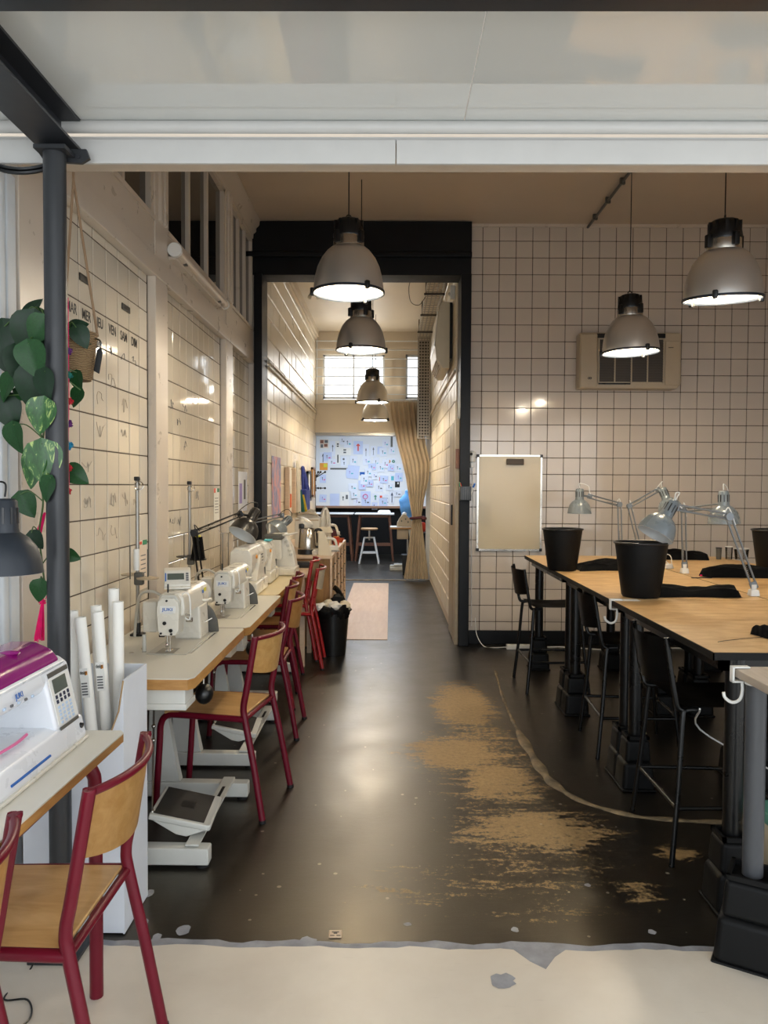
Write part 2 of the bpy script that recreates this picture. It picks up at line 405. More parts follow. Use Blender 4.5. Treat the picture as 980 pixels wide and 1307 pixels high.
sm = MB(); a = [sm.v((x, y - 0.02, 0.0016)) for x, y in edge]; b = [sm.v((x, y, 0.0016)) for x, y in top]
for i in range(160): sm.face([a[i], a[i + 1], b[i + 1], b[i]])
sm.build('screed_edge', 'grey_screed', fe)
def blob(mb, cx, cy, rx, ry, z, r, n=16):
    vs = [mb.v((cx + rx * math.cos(2 * PI * i / n) * (0.8 + 0.4 * r.random()), cy + ry * math.sin(2 * PI * i / n) * (0.8 + 0.4 * r.random()), z)) for i in range(n)]; mb.face(vs)
for px, py, w, h in ((641, 1252, 17, 7),):
    c = at_z(px, py, 0.0045); k = c.y / FPX; mb = MB(); blob(mb, c.x, c.y, w * k, h * k * 2.2, 0.0052, rng); mb.build('bare_patch', 'grey_screed', fe)
for px, py, w, h in ((234, 1187, 9, 6), (191, 1140, 6, 5), (183, 1178, 6, 6), (200, 1196, 6, 4), (187, 1206, 4, 3), (657, 1187, 5, 3), (832, 1190, 5, 3), (803, 1216, 5, 3), (392, 1204, 12, 7), (750, 1130, 4, 2), (520, 1180, 5, 2)):
    c = at_z(px, py, 0.0); k = c.y / FPX; mb = MB(); blob(mb, c.x, c.y, w * k, h * k * 2.0, 0.0012, rng, 11); mb.build('paint_chip', 'grey_screed', bpy.data.objects['floor'])

# old kerb trace curving round the tall tables
kp = [at_z(x, y, 0) for x, y in ((632, 856), (640, 885), (652, 915), (668, 945), (688, 978), (706, 1000), (740, 1022), (800, 1040), (860, 1047), (925, 1050), (990, 1052))]
kp = smooth_path(kp, 6); km = MB(); r1 = []
for i, p in enumerate(kp):
    d = (kp[min(i + 1, len(kp) - 1)] - kp[max(i - 1, 0)]).normalized(); nrm = Vector((-d.y, d.x, 0)); w = (0.006 + 0.006 * abs(math.sin(i * 1.3)) if i < 16 else 0.026 if i < 33 else 0.016) * (1 + 0.3 * math.sin(i * 1.1))
    h = 0.004 + 0.004 * abs(math.sin(i * 0.5))
    r1.append([km.v(p + nrm * w), km.v(p + nrm * w * 0.6 + Vector((0, 0, h))), km.v(p - nrm * w * 0.6 + Vector((0, 0, h))), km.v(p - nrm * w)])
for A, B in zip(r1, r1[1:]):
    for k in range(3): km.face([A[k], A[k + 1], B[k + 1], B[k]])
struct('trim_1', km, 'kerb_concrete', 'worn concrete kerb line curving across the black floor')

# ceilings
struct('ceiling', MB().box(-1.6, 4.4, 2.4, YB + 0.02, ZC, ZC + 0.12), 'ceiling_paint', 'taupe painted main ceiling')
struct('ceiling_corridor', MB().box(-1.6, 0.9, YB + 0.02, 12.3, ZC, ZC + 0.12), 'ceiling_pale', 'pale corridor ceiling')
cr = struct_root('ceiling_rear')
for x0, x1, y0, y1 in ((-2.6, 1.8, 12.25, 13.7), (-2.6, 1.8, 15.5, 16.9), (-2.6, -1.5, 13.7, 15.5), (0.7, 1.8, 13.7, 15.5)):
    MB().box(x0, x1, y0, y1, 2.75, 2.85).build('ceiling_slab', 'ceiling_pale', cr)
mb = MB()
for x0, x1, y0, y1 in ((-1.5, 0.7, 13.7, 13.74), (-1.5, 0.7, 15.46, 15.5), (-1.5, -1.46, 13.7, 15.5), (0.66, 0.7, 13.7, 15.5), (-0.42, -0.38, 13.7, 15.5)): mb.box(x0, x1, y0, y1, 2.76, 2.84)
w6 = struct('window_6', mb, 'white_paint', 'frame of the unseen skylight added to light the rear room'); MB().box(-1.5, 0.7, 13.7, 15.5, 2.80, 2.804).build('pane', 'pane_clear', w6)  # unseen skylight made up to let daylight into the rear room

# ---- tiles
def tile_mesh(size, th, bev, axis, mat, name='tile', h=None):
    h = h or size; mb = MB()
    if axis == 'x': mb.box(-th, 0, -size / 2, size / 2, -h / 2, h / 2, bev, 1)
    else: mb.box(-size / 2, size / 2, 0, th, -h / 2, h / 2, bev, 1)
    return mb.mesh(name, mat, angle=18)
rt = random.Random(11)
wl = struct('wall_left', MB().box(-1.52, XL - 0.0028, 2.62, 7.3, 0, ZC), 'grout_brown', 'left wall of glossy cream tiles between painted posts')
TP = 0.154; tm = tile_mesh(TP - 0.0055, 0.010, 0.0018, 'x', 'tile_cream')
n_t = 0; left_rest = MB()
for y0, y1 in ((2.84, 4.14), (4.36, 5.91), (6.15, 7.10)):
    k0 = math.floor((y0 - 3.544) / TP); k1 = math.ceil((y1 - 3.544) / TP)
    for k in range(k0, k1):
        a, b = max(y0, 3.544 + k * TP), min(y1, 3.544 + (k + 1) * TP)
        if b - a < 0.02: continue
        for r in range(-5, 8):
            z0 = 1.472 + r * TP; z1 = min(z0 + TP, 2.60)
            if n_t >= 300: left_rest.box(XL - 0.01, XL, a + 0.004, b - 0.004, z0 + 0.0024, z1 - 0.0024, 0.0018); continue
            o = link('tile', tm, wl, (XL + rt.uniform(-.0006, .0006), (a + b) / 2, (z0 + z1) / 2), (0, rt.uniform(-.004, .004), rt.uniform(-.005, .005)))
            o.scale = (1, (b - a - 0.0085) / (TP - 0.0055), (z1 - z0 - 0.0048) / (TP - 0.0055)); n_t += 1
tag(left_rest.build('tile_field', 'tile_cream', wl), kind='stuff')

# posts, rails, cornice (painted wood)
def post(name, y0, y1, parent=wl):
    mb = MB().box(XL, -1.262, y0, y1, 0, ZC - 0.02, 0.004)
    mb.box(-1.27, -1.245, y0 + 0.05, y0 + 0.09, 2.90, ZC - 0.16, 0.006).box(-1.27, -1.245, y1 - 0.09, y1 - 0.05, 2.90, ZC - 0.16, 0.006)
    return mb.build(name, 'wood_paint', parent)
post('post', 4.14, 4.36); post('post', 5.91, 6.15); post('post', 2.62, 2.84); MB().box(XL, -1.262, 7.09, 7.2, 0, ZC - 0.02).build('post', 'wood_paint', wl)
MB().box(XL, -1.255, 2.62, 7.2, 2.59, 2.70, 0.006).box(XL, -1.268, 2.62, 7.2, 2.69, 2.885, 0.004).build('rail', 'wood_paint', wl)
MB().prism([(XL, 3.72), (-1.262, 3.72), (-1.258, 3.76), (-1.235, 3.78), (-1.232, 3.81), (-1.205, 3.84), (-1.20, 3.888), (XL, 3.888)], 'y', 2.62, 7.16).build('cornice', 'wood_paint', wl)
for i, (y0, y1) in enumerate(((2.84, 4.14), (4.36, 5.91), (6.15, 7.09))):
    w = struct_root('window_%d' % (i + 1), 'dark interior window above the left tiled wall')
    mb = MB()
    mb.box(XL, -1.270, y0, y0 + 0.05, 2.885, 3.73).box(XL, -1.270, y1 - 0.05, y1, 2.885, 3.73).box(XL, -1.270, y0, y1, 3.69, 3.73).box(XL, -1.262, y0, y1, 2.885, 2.91)
    mb.build('window_frame', 'wood_paint', w)
    p = [y0 + 0.05 + (y1 - y0 - 0.1) * k / 3 for k in range(4)]
    for k in (1, 2): MB().box(XL, -1.275, p[k] - 0.018, p[k] + 0.018, 2.90, 3.70, 0.004).build('mullion', 'wood_paint', w)
    for k in range(3): MB().box(XL - 0.003, -1.300, p[k], p[k + 1], 2.90, 3.70).build('pane', 'pane_dark', w)

# ---- tiled end wall at the right
wb = struct('wall_back', MB().box(0.70, 4.3, YB + 0.006, YB + 0.2, 0, ZC), 'grout_brown', 'end wall of square pale tiles with brown grout')
BP = 0.1535; tb = tile_mesh(BP - 0.005, 0.010, 0.0025, 'y', 'tile_glaze'); rest = MB(); cells = []
for c in range(-1, 22):
    for r in range(-20, 5):
        x0 = 0.841 + c * BP; z0 = 3.125 + r * BP; x1 = x0 + BP; z1 = min(z0 + BP, ZC)
        x0 = max(x0, 0.722); z0 = max(z0, 0.124)
        if z1 - z0 < 0.02 or x0 > 4.19: continue
        cells.append((x0, x1, z0, z1))
cells.sort(key=lambda q: max(abs((q[0] + q[1]) / 2 - 2.05) / 1.5, abs((q[2] + q[3]) / 2 - 2.45) / 1.45))
for i, (x0, x1, z0, z1) in enumerate(cells):
    if i < 300:
        o = link('tile', tb, wb, ((x0 + x1) / 2, YB + rt.uniform(-.0008, .0008), (z0 + z1) / 2), (rt.uniform(-.005, .005), 0, rt.uniform(-.005, .005)))
        o.scale = ((x1 - x0 - 0.005) / (BP - 0.005), 1, (z1 - z0 - 0.005) / (BP - 0.005))
    else: rest.box(x0 + 0.0025, x1 - 0.0025, YB, YB + 0.01, z0 + 0.0025, z1 - 0.0025, 0.0025)
tag(rest.build('tile_field', 'tile_glaze', wb), kind='stuff')
struct('baseboard_back', MB().box(0.70, 4.3, YB - 0.012, YB + 0.01, 0, 0.124, 0.003), 'black_frame', 'black baseboard under the tiled end wall')
struct('trim_2', MB().box(0.70, 4.3, YB - 0.02, YB + 0.01, ZC - 0.025, ZC), 'wood_paint', 'thin painted strip along the ceiling of the tiled wall')

# ---- black portal to the corridor
pr = struct('trim_3', MB().box(-1.31, 0.728, 7.06, 7.36, 3.58, ZC - 0.01, 0.004).box(-1.31, 0.728, 7.08, 7.34, 3.40, 3.585, 0.004).box(-1.31, 0.728, 7.03, 7.09, 3.555, 3.60, 0.004), 'black_frame', 'black portal framing the corridor')
MB().box(-1.255, -1.18, 7.05, 7.36, 0, 3.41, 0.004).build('jamb', 'black_frame', pr)
MB().box(0.635, 0.728, 7.05, 7.36, 0, 3.41, 0.004).build('jamb', 'black_frame', pr)
MB().box(0.604, 0.634, 7.12, 7.355, 0, 2.10).build('jamb_lining', 'door_taupe', pr)
MB().box(0.60, 0.636, 7.09, 7.118, 1.64, 1.82, 0.002).build('hinge_plate', 'walnut_leg', pr)

# ---- corridor walls of painted blocks
bw, bh = 0.40, 0.20
def blocks(wall, x, facing, y0, y1, z0, z1, hole=None):
    th = 0.03; mb = MB(); mb.box(-th if facing > 0 else 0, 0 if facing > 0 else th, -bw / 2 + 0.004, bw / 2 - 0.004, -bh / 2 + 0.004, bh / 2 - 0.004, 0.007, 1); me = mb.mesh('block', 'block_paint', angle=18)
    r = 0; z = z0
    while z < z1 - 0.02:
        zt = min(z + bh, z1); y = y0 - (bw / 2 if r % 2 else 0)
        while y < y1 - 0.02:
            a, b = max(y, y0), min(y + bw, y1)
            if hole and z < hole[1] and a < hole[0]: a = min(max(a, hole[0]), b)
            if b - a > 0.03:
                o = link('block', me, wall, (x + rt.uniform(-.003, .003), (a + b) / 2, (z + zt) / 2), (0, rt.uniform(-.006, .006), rt.uniform(-.006, .006)))
                o.scale = (1, (b - a - 0.008) / (bw - 0.008), (zt - z - 0.008) / (bh - 0.008))
            y += bw
        z += bh; r += 1
wcl = struct('wall_corridor_left', MB().box(XCL - 0.2, XCL - 0.008, 7.2, 12.25, 0, ZC), 'wall_taupe', 'left corridor wall of cream painted blocks')
blocks(wcl, XCL, 1, 7.36, 12.1, 0.69, ZC)
wcr = struct('wall_corridor_right', MB().box(XCR + 0.008, XCR + 0.2, 7.36, 12.25, 0, ZC), 'wall_taupe', 'right corridor wall of cream painted blocks')
blocks(wcr, XCR, -1, 7.36, 12.1, 0.09, ZC, (7.86, 2.09))
d1 = struct('door_1', MB().box(0.602, XCR + 0.02, 7.38, 7.84, 0.01, 2.08, 0.004), 'door_taupe', 'taupe door in the right corridor wall')
MB().box(0.585, 0.603, 7.42, 7.45, 1.10, 1.30, 0.006, 2).build('door_handle', 'black_plastic', d1)
for x, z in ((XCL + 0.014, 2.66), (XCL + 0.014, 2.61)):
    mb = MB().cyl((x, 7.36, z), (x, 12.05, z), 0.012, n=8)
    for k in range(6): mb.box(x - 0.016, x + 0.014, 7.6 + k * 0.8, 7.62 + k * 0.8, z - 0.016, z + 0.016)
    struct('trim_4' if z > 2.64 else 'trim_5', mb, 'block_paint', 'thin painted conduit along the left corridor wall')
struct('trim_6', MB().cyl((XCR - 0.014, 7.36, 2.58), (XCR - 0.014, 12.0, 2.58), 0.012, n=8), 'block_paint', 'thin painted conduit along the right corridor wall')
struct('trim_7', MB().box(XCL, XCL + 0.05, 7.36, 12.1, ZC - 0.09, ZC).box(XCL, XCL + 0.025, 7.36, 12.1, ZC - 0.13, ZC - 0.09), 'ceiling_pale', 'pale cornice along the left corridor wall')
# end of the corridor: lintel with clerestory above
we = struct('wall_rear_lintel', MB().box(XCL - 0.1, XCR + 0.1, 12.06, 12.26, 2.31, 2.80, 0.006).box(XCL, XCR, 12.03, 12.08, 2.76, 2.82, 0.004), 'ceiling_pale', 'pale lintel over the rear room opening')
MB().box(XCL, XCR, 12.05, 12.24, 2.265, 2.31).build('lintel_steel', 'steel_plate', we)
MB().box(XCL - 0.1, XCL + 0.11, 12.10, 12.25, 2.801, 3.54).box(-0.10, 0.23, 12.10, 12.25, 2.801, 3.54).box(0.47, XCR + 0.1, 12.10, 12.25, 2.801, 3.54).box(XCL - 0.1, XCR + 0.1, 12.10, 12.25, 3.5401, ZC).box(XCL, XCR, 12.06, 12.12, 3.62, 3.66).build('masonry', 'ceiling_pale', we)
MB().box(-0.02, 0.02, 12.07, 12.11, 2.84, 3.56).box(0.14, 0.17, 12.07, 12.11, 2.84, 3.56).build('moulding', 'ceiling_pale', we)
for n, x0, x1 in ((4, XCL + 0.11, -0.10), (5, 0.23, 0.47)):
    w = struct_root('window_%d' % n, 'bright clerestory window behind white bars')
    mb = MB().box(x0, x0 + 0.03, 12.15, 12.2, 2.85, 3.54).box(x1 - 0.03, x1, 12.15, 12.2, 2.85, 3.54).box(x0, x1, 12.15, 12.2, 3.51, 3.54).box(x0, x1, 12.15, 12.2, 2.85, 2.88)
    mb.build('window_frame', 'white_paint', w)
    if n == 4: MB().box(-0.60, -0.575, 12.15, 12.2, 2.85, 3.54).build('mullion', 'white_paint', w)
    MB().box(x0, x1, 12.175, 12.179, 2.85, 3.54).build('pane', 'pane_clear', w)
gr = thing('window_grille', 'white horizontal bar grille across the rear clerestory windows', 'grille', (0, 11.98, 0))
for k in range(7): MB().cyl((XCL + 0.01, 0, 2.90 + k * 0.137), (XCR - 0.01, 0, 2.90 + k * 0.137), 0.008, n=8).build('bar', 'white_paint', gr)
for x in (XCL + 0.02, XCR - 0.16): MB().box(x, x + 0.012, 0.008, 0.05, 2.82, 3.76).build('bracket', 'white_paint', gr)

# ---- rear room
struct('wall_rear', MB().box(-2.6, 1.8, YR, YR + 0.2, 0, 2.8), 'black_matte', 'rear wall painted black below the whiteboard')
struct('wall_rear_left', MB().box(-2.8, -2.6, 12.1, YR + 0.2, 0, 2.8).box(-2.8, XCL - 0.008, 12.12, 12.25, 0, 2.8), 'wall_taupe', 'left wall of the rear room')
struct('wall_rear_right', MB().box(1.8, 2.0, 12.1, YR + 0.2, 0, 2.8).box(XCR + 0.008, 2.0, 12.12, 12.25, 0, 2.8), 'wall_taupe', 'right wall of the rear room')
struct('trim_8', MB().box(XCR - 0.06, XCR + 0.01, 12.05, 12.15, 0, 2.27), 'white_paint', 'white jamb of the rear room opening')
struct('trim_9', MB().box(XCL, XCR, 11.95, 12.03, 0.0, 0.012, 0.004), 'kerb_concrete', 'worn threshold strip before the rear room')

# ---- enclosure outside the view
struct('wall_right', MB().box(4.2, 4.4, 2.4, YB + 0.2, 0, ZC), 'wall_taupe', 'plain right wall')
struct('wall_front', MB().box(-1.6, 4.4, 2.56, 2.70, 2.56, ZC + 0.1).box(3.2, 4.4, 2.56, 2.70, 0, 2.6), 'wall_taupe', 'wall above the entrance opening')
struct('wall_entrance_left', MB().box(-1.95, -1.8, -3.0, 2.4, 0, 2.6), 'white_paint', 'white side wall of the entrance')

# ---- entrance: white jamb, steel post and beams, glossy panels
mb = MB().box(-1.8, -1.275, 2.36, 2.60, 0, 2.50, 0.004)
mb.box(-1.28, -1.262, 2.40, 2.445, 0, 2.50, 0.004).box(-1.28, -1.255, 2.475, 2.515, 0, 2.50, 0.006).box(-1.28, -1.262, 2.54, 2.60, 0, 2.50, 0.004)
struct('trim_10', mb, 'white_dirty', 'ribbed white door jamb at the left of the entrance')
struct('trim_11', MB().box(-1.3, 0.010, 2.432, 2.446, 2.478, 2.552, 0.002).box(0.013, 4.4, 2.432, 2.446, 2.478, 2.552, 0.002).box(-1.3, 4.4, 2.447, 2.56, 2.545, 2.566), 'lintel_paint', 'white steel lintel across the entrance opening')
struct('trim_12', MB().cyl((-1.3, 2.418, 2.583), (4.4, 2.418, 2.583), 0.019, n=14), 'lintel_paint', 'white half-round strip under the glossy ceiling panels')
cf = struct_root('ceiling_entrance', 'glossy white panel ceiling of the entrance')
for x0, x1 in ((-2.0, -0.982), (-0.978, 0.2205), (0.2235, 1.42), (1.423, 2.62), (2.623, 4.4)):
    MB().box(x0, x1, -0.2, 2.45, 2.601, 2.64, 0.0008).build('panel', 'panel_gloss', cf)
pt = thing('steel_post', 'round dark grey steel post at the left of the entrance, plant behind it', 'post', (-1.026, 2.36, 0.004))
MB().cyl((0, 0, 0.01), (0, 0, 2.47), 0.0335, n=24).build('shaft', 'grey_steel', pt)
MB().box(-0.075, 0.075, -0.075, 0.075, 0, 0.012, 0.002).build('base_plate', 'black_steel', pt)
mb = MB().prism([(-0.07, 2.498), (0.085, 2.498), (0.095, 2.470), (0.07, 2.455), (-0.045, 2.462)], 'y', 0.028, 0.040).box(-0.045, 0.05, -0.045, 0.028, 2.470, 2.482)
mb.build('cap_plate', 'grey_steel', pt)
for x in (-0.04, 0.06): MB().cyl((x, 0.022, 2.474), (x, 0.03, 2.474), 0.008, n=6).build('bolt', 'black_steel', pt)
bl = struct('trim_13', MB().box(-1.087, -0.965, -0.2, 2.41, 2.505, 2.513).box(-1.030, -1.022, -0.2, 2.41, 2.513, 2.592).box(-1.087, -0.965, -0.2, 2.41, 2.592, 2.600), 'black_steel', 'dark steel I-beam running back to the post')
bt = struct('trim_14', MB().box(-0.962, 4.4, 1.585, 1.652, 2.505, 2.600, 0.002).box(-0.962, 4.4, 1.656, 1.722, 2.512, 2.600, 0.002), 'black_steel', 'dark steel double beam across the entrance ceiling')
cw = MB()
for dz in (0, 0.012): cw.tube(smooth_path([(-1.255, 2.42, 2.47 + dz), (-1.20, 2.40, 2.44 + dz), (-1.13, 2.40, 2.435 + dz), (-1.07, 2.42, 2.46 + dz), (-1.05, 2.40, 2.50)], 5), 0.006, 6)
struct('trim_15', cw, 'black_plastic', 'short black cables looped from jamb to steel beam')

# surface pipe on the ceiling
mb = MB().cyl((1.80, 5.2, ZC - 0.03), (1.80, YB - 0.02, ZC - 0.03), 0.012, n=8)
for y in (5.7, 6.1, 6.5, 6.9): mb.box(1.78, 1.82, y - 0.012, y + 0.012, ZC - 0.05, ZC)
struct('trim_16', mb, 'machine_dark', 'grey conduit clipped to the main ceiling')
# ================================================================== pendant lamps
def pendant(label, x, y, z, cord_top, tilt=(0, 0), rz=0.0, power=27):
    t = thing('pendant_lamp', label, 'lamp', (x, y, z), 0, 'brushed aluminium bell pendants')
    R = Euler((tilt[0], tilt[1], rz)).to_matrix().to_4x4()
    prof = [(0.196, 0.0), (0.195, 0.03), (0.188, 0.08), (0.174, 0.135), (0.150, 0.185), (0.122, 0.222), (0.098, 0.242), (0.086, 0.248)]
    MB().lathe(prof, 40, R).build('bell', 'alu_brushed', t, angle=60)
    MB().lathe([(r - 0.004, h - 0.001) for r, h in prof] + [(0.0, 0.248)], 40, R).build('reflector', 'lamp_reflector', t, angle=60)
    MB().lathe([(0.192, 0.006), (0.202, 0.004), (0.203, -0.008), (0.195, -0.010), (0.191, -0.004), (0.192, 0.006)], 40, R).build('rim_ring', 'graphite', t)
    MB().lathe([(0.086, 0.246), (0.087, 0.250), (0.085, 0.300), (0.0, 0.300)], 28, R).build('neck', 'alu_bright', t)
    hb = MB().lathe([(0.0, 0.298), (0.088, 0.298), (0.091, 0.306), (0.080, 0.365), (0.072, 0.390), (0.056, 0.400), (0.0, 0.402)], 10, R)
    for k in range(10):
        a = 2 * PI * k / 10; hb.box(0.064, 0.084, -0.006, 0.006, 0.325, 0.388, m=R @ Matrix.Rotation(a, 4, 'Z'))
    hd = hb.build('housing', 'black_plastic', t)
    for k in range(4): MB().box(0.080, 0.108, -0.015, 0.015, 0.256, 0.322, 0.004, m=R @ Matrix.Rotation(0.5 + PI / 2 * k, 4, 'Z')).build('latch', 'black_plastic', t)
    for k in range(3): MB().box(0.188, 0.214, -0.013, 0.013, -0.022, 0.022, 0.005, m=R @ Matrix.Rotation(0.75 + 2 * PI / 3 * k, 4, 'Z')).build('clip', 'black_plastic', t)
    MB().torus(R @ Vector((0, 0, 0.412)), 0.014, 0.004, R @ Vector((0, 1, 0))).build('hook', 'black_plastic', t)
    MB().tube([R @ Vector((0, 0, 0.42)), Vector((R @ Vector((0, 0, 0.42))).to_tuple()[:2] + (0.45,)), (R @ Vector((0, 0, 0.42))).xy.to_3d() + Vector((0, 0, cord_top - z))], 0.0035, 6).build('cord', 'black_plastic', t)
    MB().lathe([(0, 0.06), (0.034, 0.075), (0.046, 0.11), (0.036, 0.15), (0.022, 0.19), (0.022, 0.245)], 16, R).build('bulb', 'bulb_glow', t)
    l = bpy.data.lights.new('pendant_bulb', 'POINT'); l.energy = power; l.color = (1.0, 0.87, 0.69); l.shadow_soft_size = 0.05
    lo = bpy.data.objects.new('pendant_bulb', l); COL.objects.link(lo); lo.location = (x, y, z + 0.035)
    return t
PX = -0.240
pendant('bell pendant hanging above the sewing chairs, in front of the black portal beam', PX, 4.33, 2.555, ZC, rz=0.35)
pendant('bell pendant hanging just before the black portal, over the walkway', PX, 6.14, 2.555, ZC, rz=1.5)
pendant('bell pendant in the corridor, before the clerestory windows', PX + 0.015, 9.4, 2.50, ZC, rz=0.2, power=40)
pendant('bell pendant deepest in the corridor, beside the curtain top', PX + 0.02, 10.9, 2.41, ZC, rz=0.9, power=40)
pendant('bell pendant hanging before the wall air conditioner', 1.70, 5.5, 2.435, ZC, (0.0, -0.03), rz=0.05, power=28)
pendant('tilted bell pendant over the black bin on the plywood tables', 1.745, 4.1, 2.47, ZC, (0.0, -0.10), rz=1.3, power=28)

# ================================================================== tall plywood tables, right
ZT = 0.913
def leg_riser(label, x, y, z=0.0, w=0.19, h=0.25, group='black furniture risers', rz=0.0):
    t = thing('furniture_riser', label, 'riser', (x, y, z), rz, group); a = w / 2
    MB().box(-a, a, -a, a, 0, h * 0.56, 0.022, 3, taper=0.88).box(-a * 1.03, a * 1.03, -a * 1.03, a * 1.03, 0, 0.012, 0.004).build('lower_step', 'black_matte', t)
    b = a * 0.80
    mb = MB().box(-b, b, -b, b, h * 0.54, h - 0.004, 0.018, 3, taper=0.88)
    mb.build('upper_step', 'black_matte', t)
    c = b * 0.84
    MB().box(-c, c, -c, -c + 0.012, h - 0.004, h + 0.012).box(-c, c, c - 0.012, c, h - 0.004, h + 0.012).box(-c, -c + 0.012, -c, c, h - 0.004, h + 0.012).box(c - 0.012, c, -c, c, h - 0.004, h + 0.012).build('rim', 'black_matte', t)
    return t
def ply_table(label, x0, x1, y0, y1, legs):
    t = thing('work_table', label, 'table', ((x0 + x1) / 2, (y0 + y1) / 2, 0), 0, 'tall plywood work tables')
    L = -Vector(t.location)
    MB().box(x0 + 0.003, x1 - 0.003, y0 + 0.003, y1 - 0.003, ZT - 0.024, ZT).build('tabletop', 'plywood_top', t, L)
    MB().box(x0, x0 + 0.004, y0, y1, ZT - 0.027, ZT - 0.001).box(x1 - 0.004, x1, y0, y1, ZT - 0.027, ZT - 0.001).box(x0, x1, y0, y0 + 0.004, ZT - 0.027, ZT - 0.001).box(x0, x1, y1 - 0.004, y1, ZT - 0.027, ZT - 0.001).build('edge_band', 'black_matte', t, L)
    MB().box(x0 + 0.05, x1 - 0.05, y0 + 0.05, y0 + 0.08, ZT - 0.075, ZT - 0.025).box(x0 + 0.05, x1 - 0.05, y1 - 0.08, y1 - 0.05, ZT - 0.075, ZT - 0.025).box(x0 + 0.05, x0 + 0.08, y0 + 0.05, y1 - 0.05, ZT - 0.075, ZT - 0.025).box(x1 - 0.08, x1 - 0.05, y0 + 0.05, y1 - 0.05, ZT - 0.075, ZT - 0.025).build('frame', 'black_tube', t, L)
    for x, y in legs:
        MB().cyl((x, y, 0.254), (x, y, ZT - 0.028), 0.034, n=18).build('leg', 'black_tube', t, L)
YT = (2.60, 3.826, 5.052, 6.278); XT = (1.10, 1.90, 2.70)
tl = {(0, 0): 'plywood work table beside the grey-topped table, clear but for a pouch and wire', (0, 1): 'plywood work table carrying the bin and folded cloth at the white hook',
      (0, 2): 'plywood work table nearest the tiled wall, bin on its front edge', (1, 0): 'plywood work table in the outer row, next to the pouch table', (1, 1): 'plywood work table in the outer row holding pink-edged black cloth', (1, 2): 'plywood work table in the outer row with jars, by the tiled wall'}
for i in range(2):
    for j in range(3):
        xs = (XT[i] + 0.11, XT[i + 1] - 0.11); ys = (YT[j] + 0.075, YT[j + 1] - 0.075)
        lg = [(x, y) for x in xs for y in ys]
        ply_table(tl[(i, j)], XT[i], XT[i + 1] - 0.003, YT[j], YT[j + 1] - 0.003, lg)
        for n, (x, y) in enumerate(lg):
            if i == 0 and n < 2:
                leg_riser(('black riser under the walkway-side leg of the ' + ('pouch', 'white hook', 'whiteboard')[j] + ' plywood table, ' + ('entrance' if n == 0 else 'tiled wall') + ' end'), x, y, w=0.16)
            else: leg_riser('black two-step riser under an inner leg of the plywood tables', x, y, w=0.16, group='inner black furniture risers')

# grey-topped table, partly out of view
gt = thing('work_table', 'pale ash-topped table with round grey legs, white hook on its edge', 'table', (1.6, 1.9, 0)); L = -Vector(gt.location)
MB().box(1.085, 1.9, 1.2, 2.43, 0.878, 0.905, 0.003).build('tabletop', 'ash_grey', gt, L)
for x, y in ((1.14, 2.375), (1.84, 2.375), (1.14, 1.26), (1.84, 1.26)):
    lg = MB().cyl((x, y, 0.262), (x, y, 0.862), 0.031, n=20).build('leg', 'graphite_leg', gt, L)
    MB().cyl((x, y, 0.862), (x, y, 0.878), 0.034, n=20).build('leg_collar', 'white_plastic', lg)
leg_riser('large black two-step riser under the grey leg of the ash table', 1.14, 2.375, 0.0, 0.20, 0.262, rz=-0.54)
leg_riser('large black riser under the ash table, out towards the street', 1.14, 1.26, 0.004, 0.20, 0.258)
def edge_hook(label, x, y, z, s=1.0, m=None):
    t = thing('bag_hook', label, 'hook', (x, y, z))
    MB().box(-0.006 * s, 0.05 * s, -0.012 * s, 0.012 * s, 0.0005, 0.006 * s, 0.001).box(-0.008 * s, -0.001, -0.012 * s, 0.012 * s, -0.045 * s, 0.006 * s, 0.001).box(-0.008 * s, 0.03 * s, -0.012 * s, 0.012 * s, -0.047 * s, -0.041 * s, 0.001).build('clamp', 'white_plastic', t)
    MB().tube(smooth_path([(0.028 * s, 0, -0.044 * s), (0.030 * s, 0, -0.075 * s), (0.022 * s, 0, -0.105 * s), (-0.002 * s, 0, -0.115 * s), (-0.026 * s, 0, -0.100 * s), (-0.032 * s, 0, -0.082 * s)], 5), 0.0055 * s, 8).build('hook_arm', 'white_plastic', t)
edge_hook('white clip-on bag hook on the ash table corner', 1.082, 2.405, 0.906, 0.95)
edge_hook('white clip-on bag hook where two plywood tables meet under the bin', 1.098, 3.80, ZT + 0.0005, 1.0)
tb_ = thing('storage_box', 'pale storage box with teal lid on the floor by the ash table', 'box', (1.50, 2.62, 0))
MB().box(-0.17, 0.17, -0.12, 0.12, 0, 0.30, 0.012, 2, taper=1.08).build('body', 'ac_cream', tb_)
MB().box(-0.19, 0.19, -0.14, 0.14, 0.30, 0.345, 0.010, 2).build('lid', 'lid_teal', tb_)

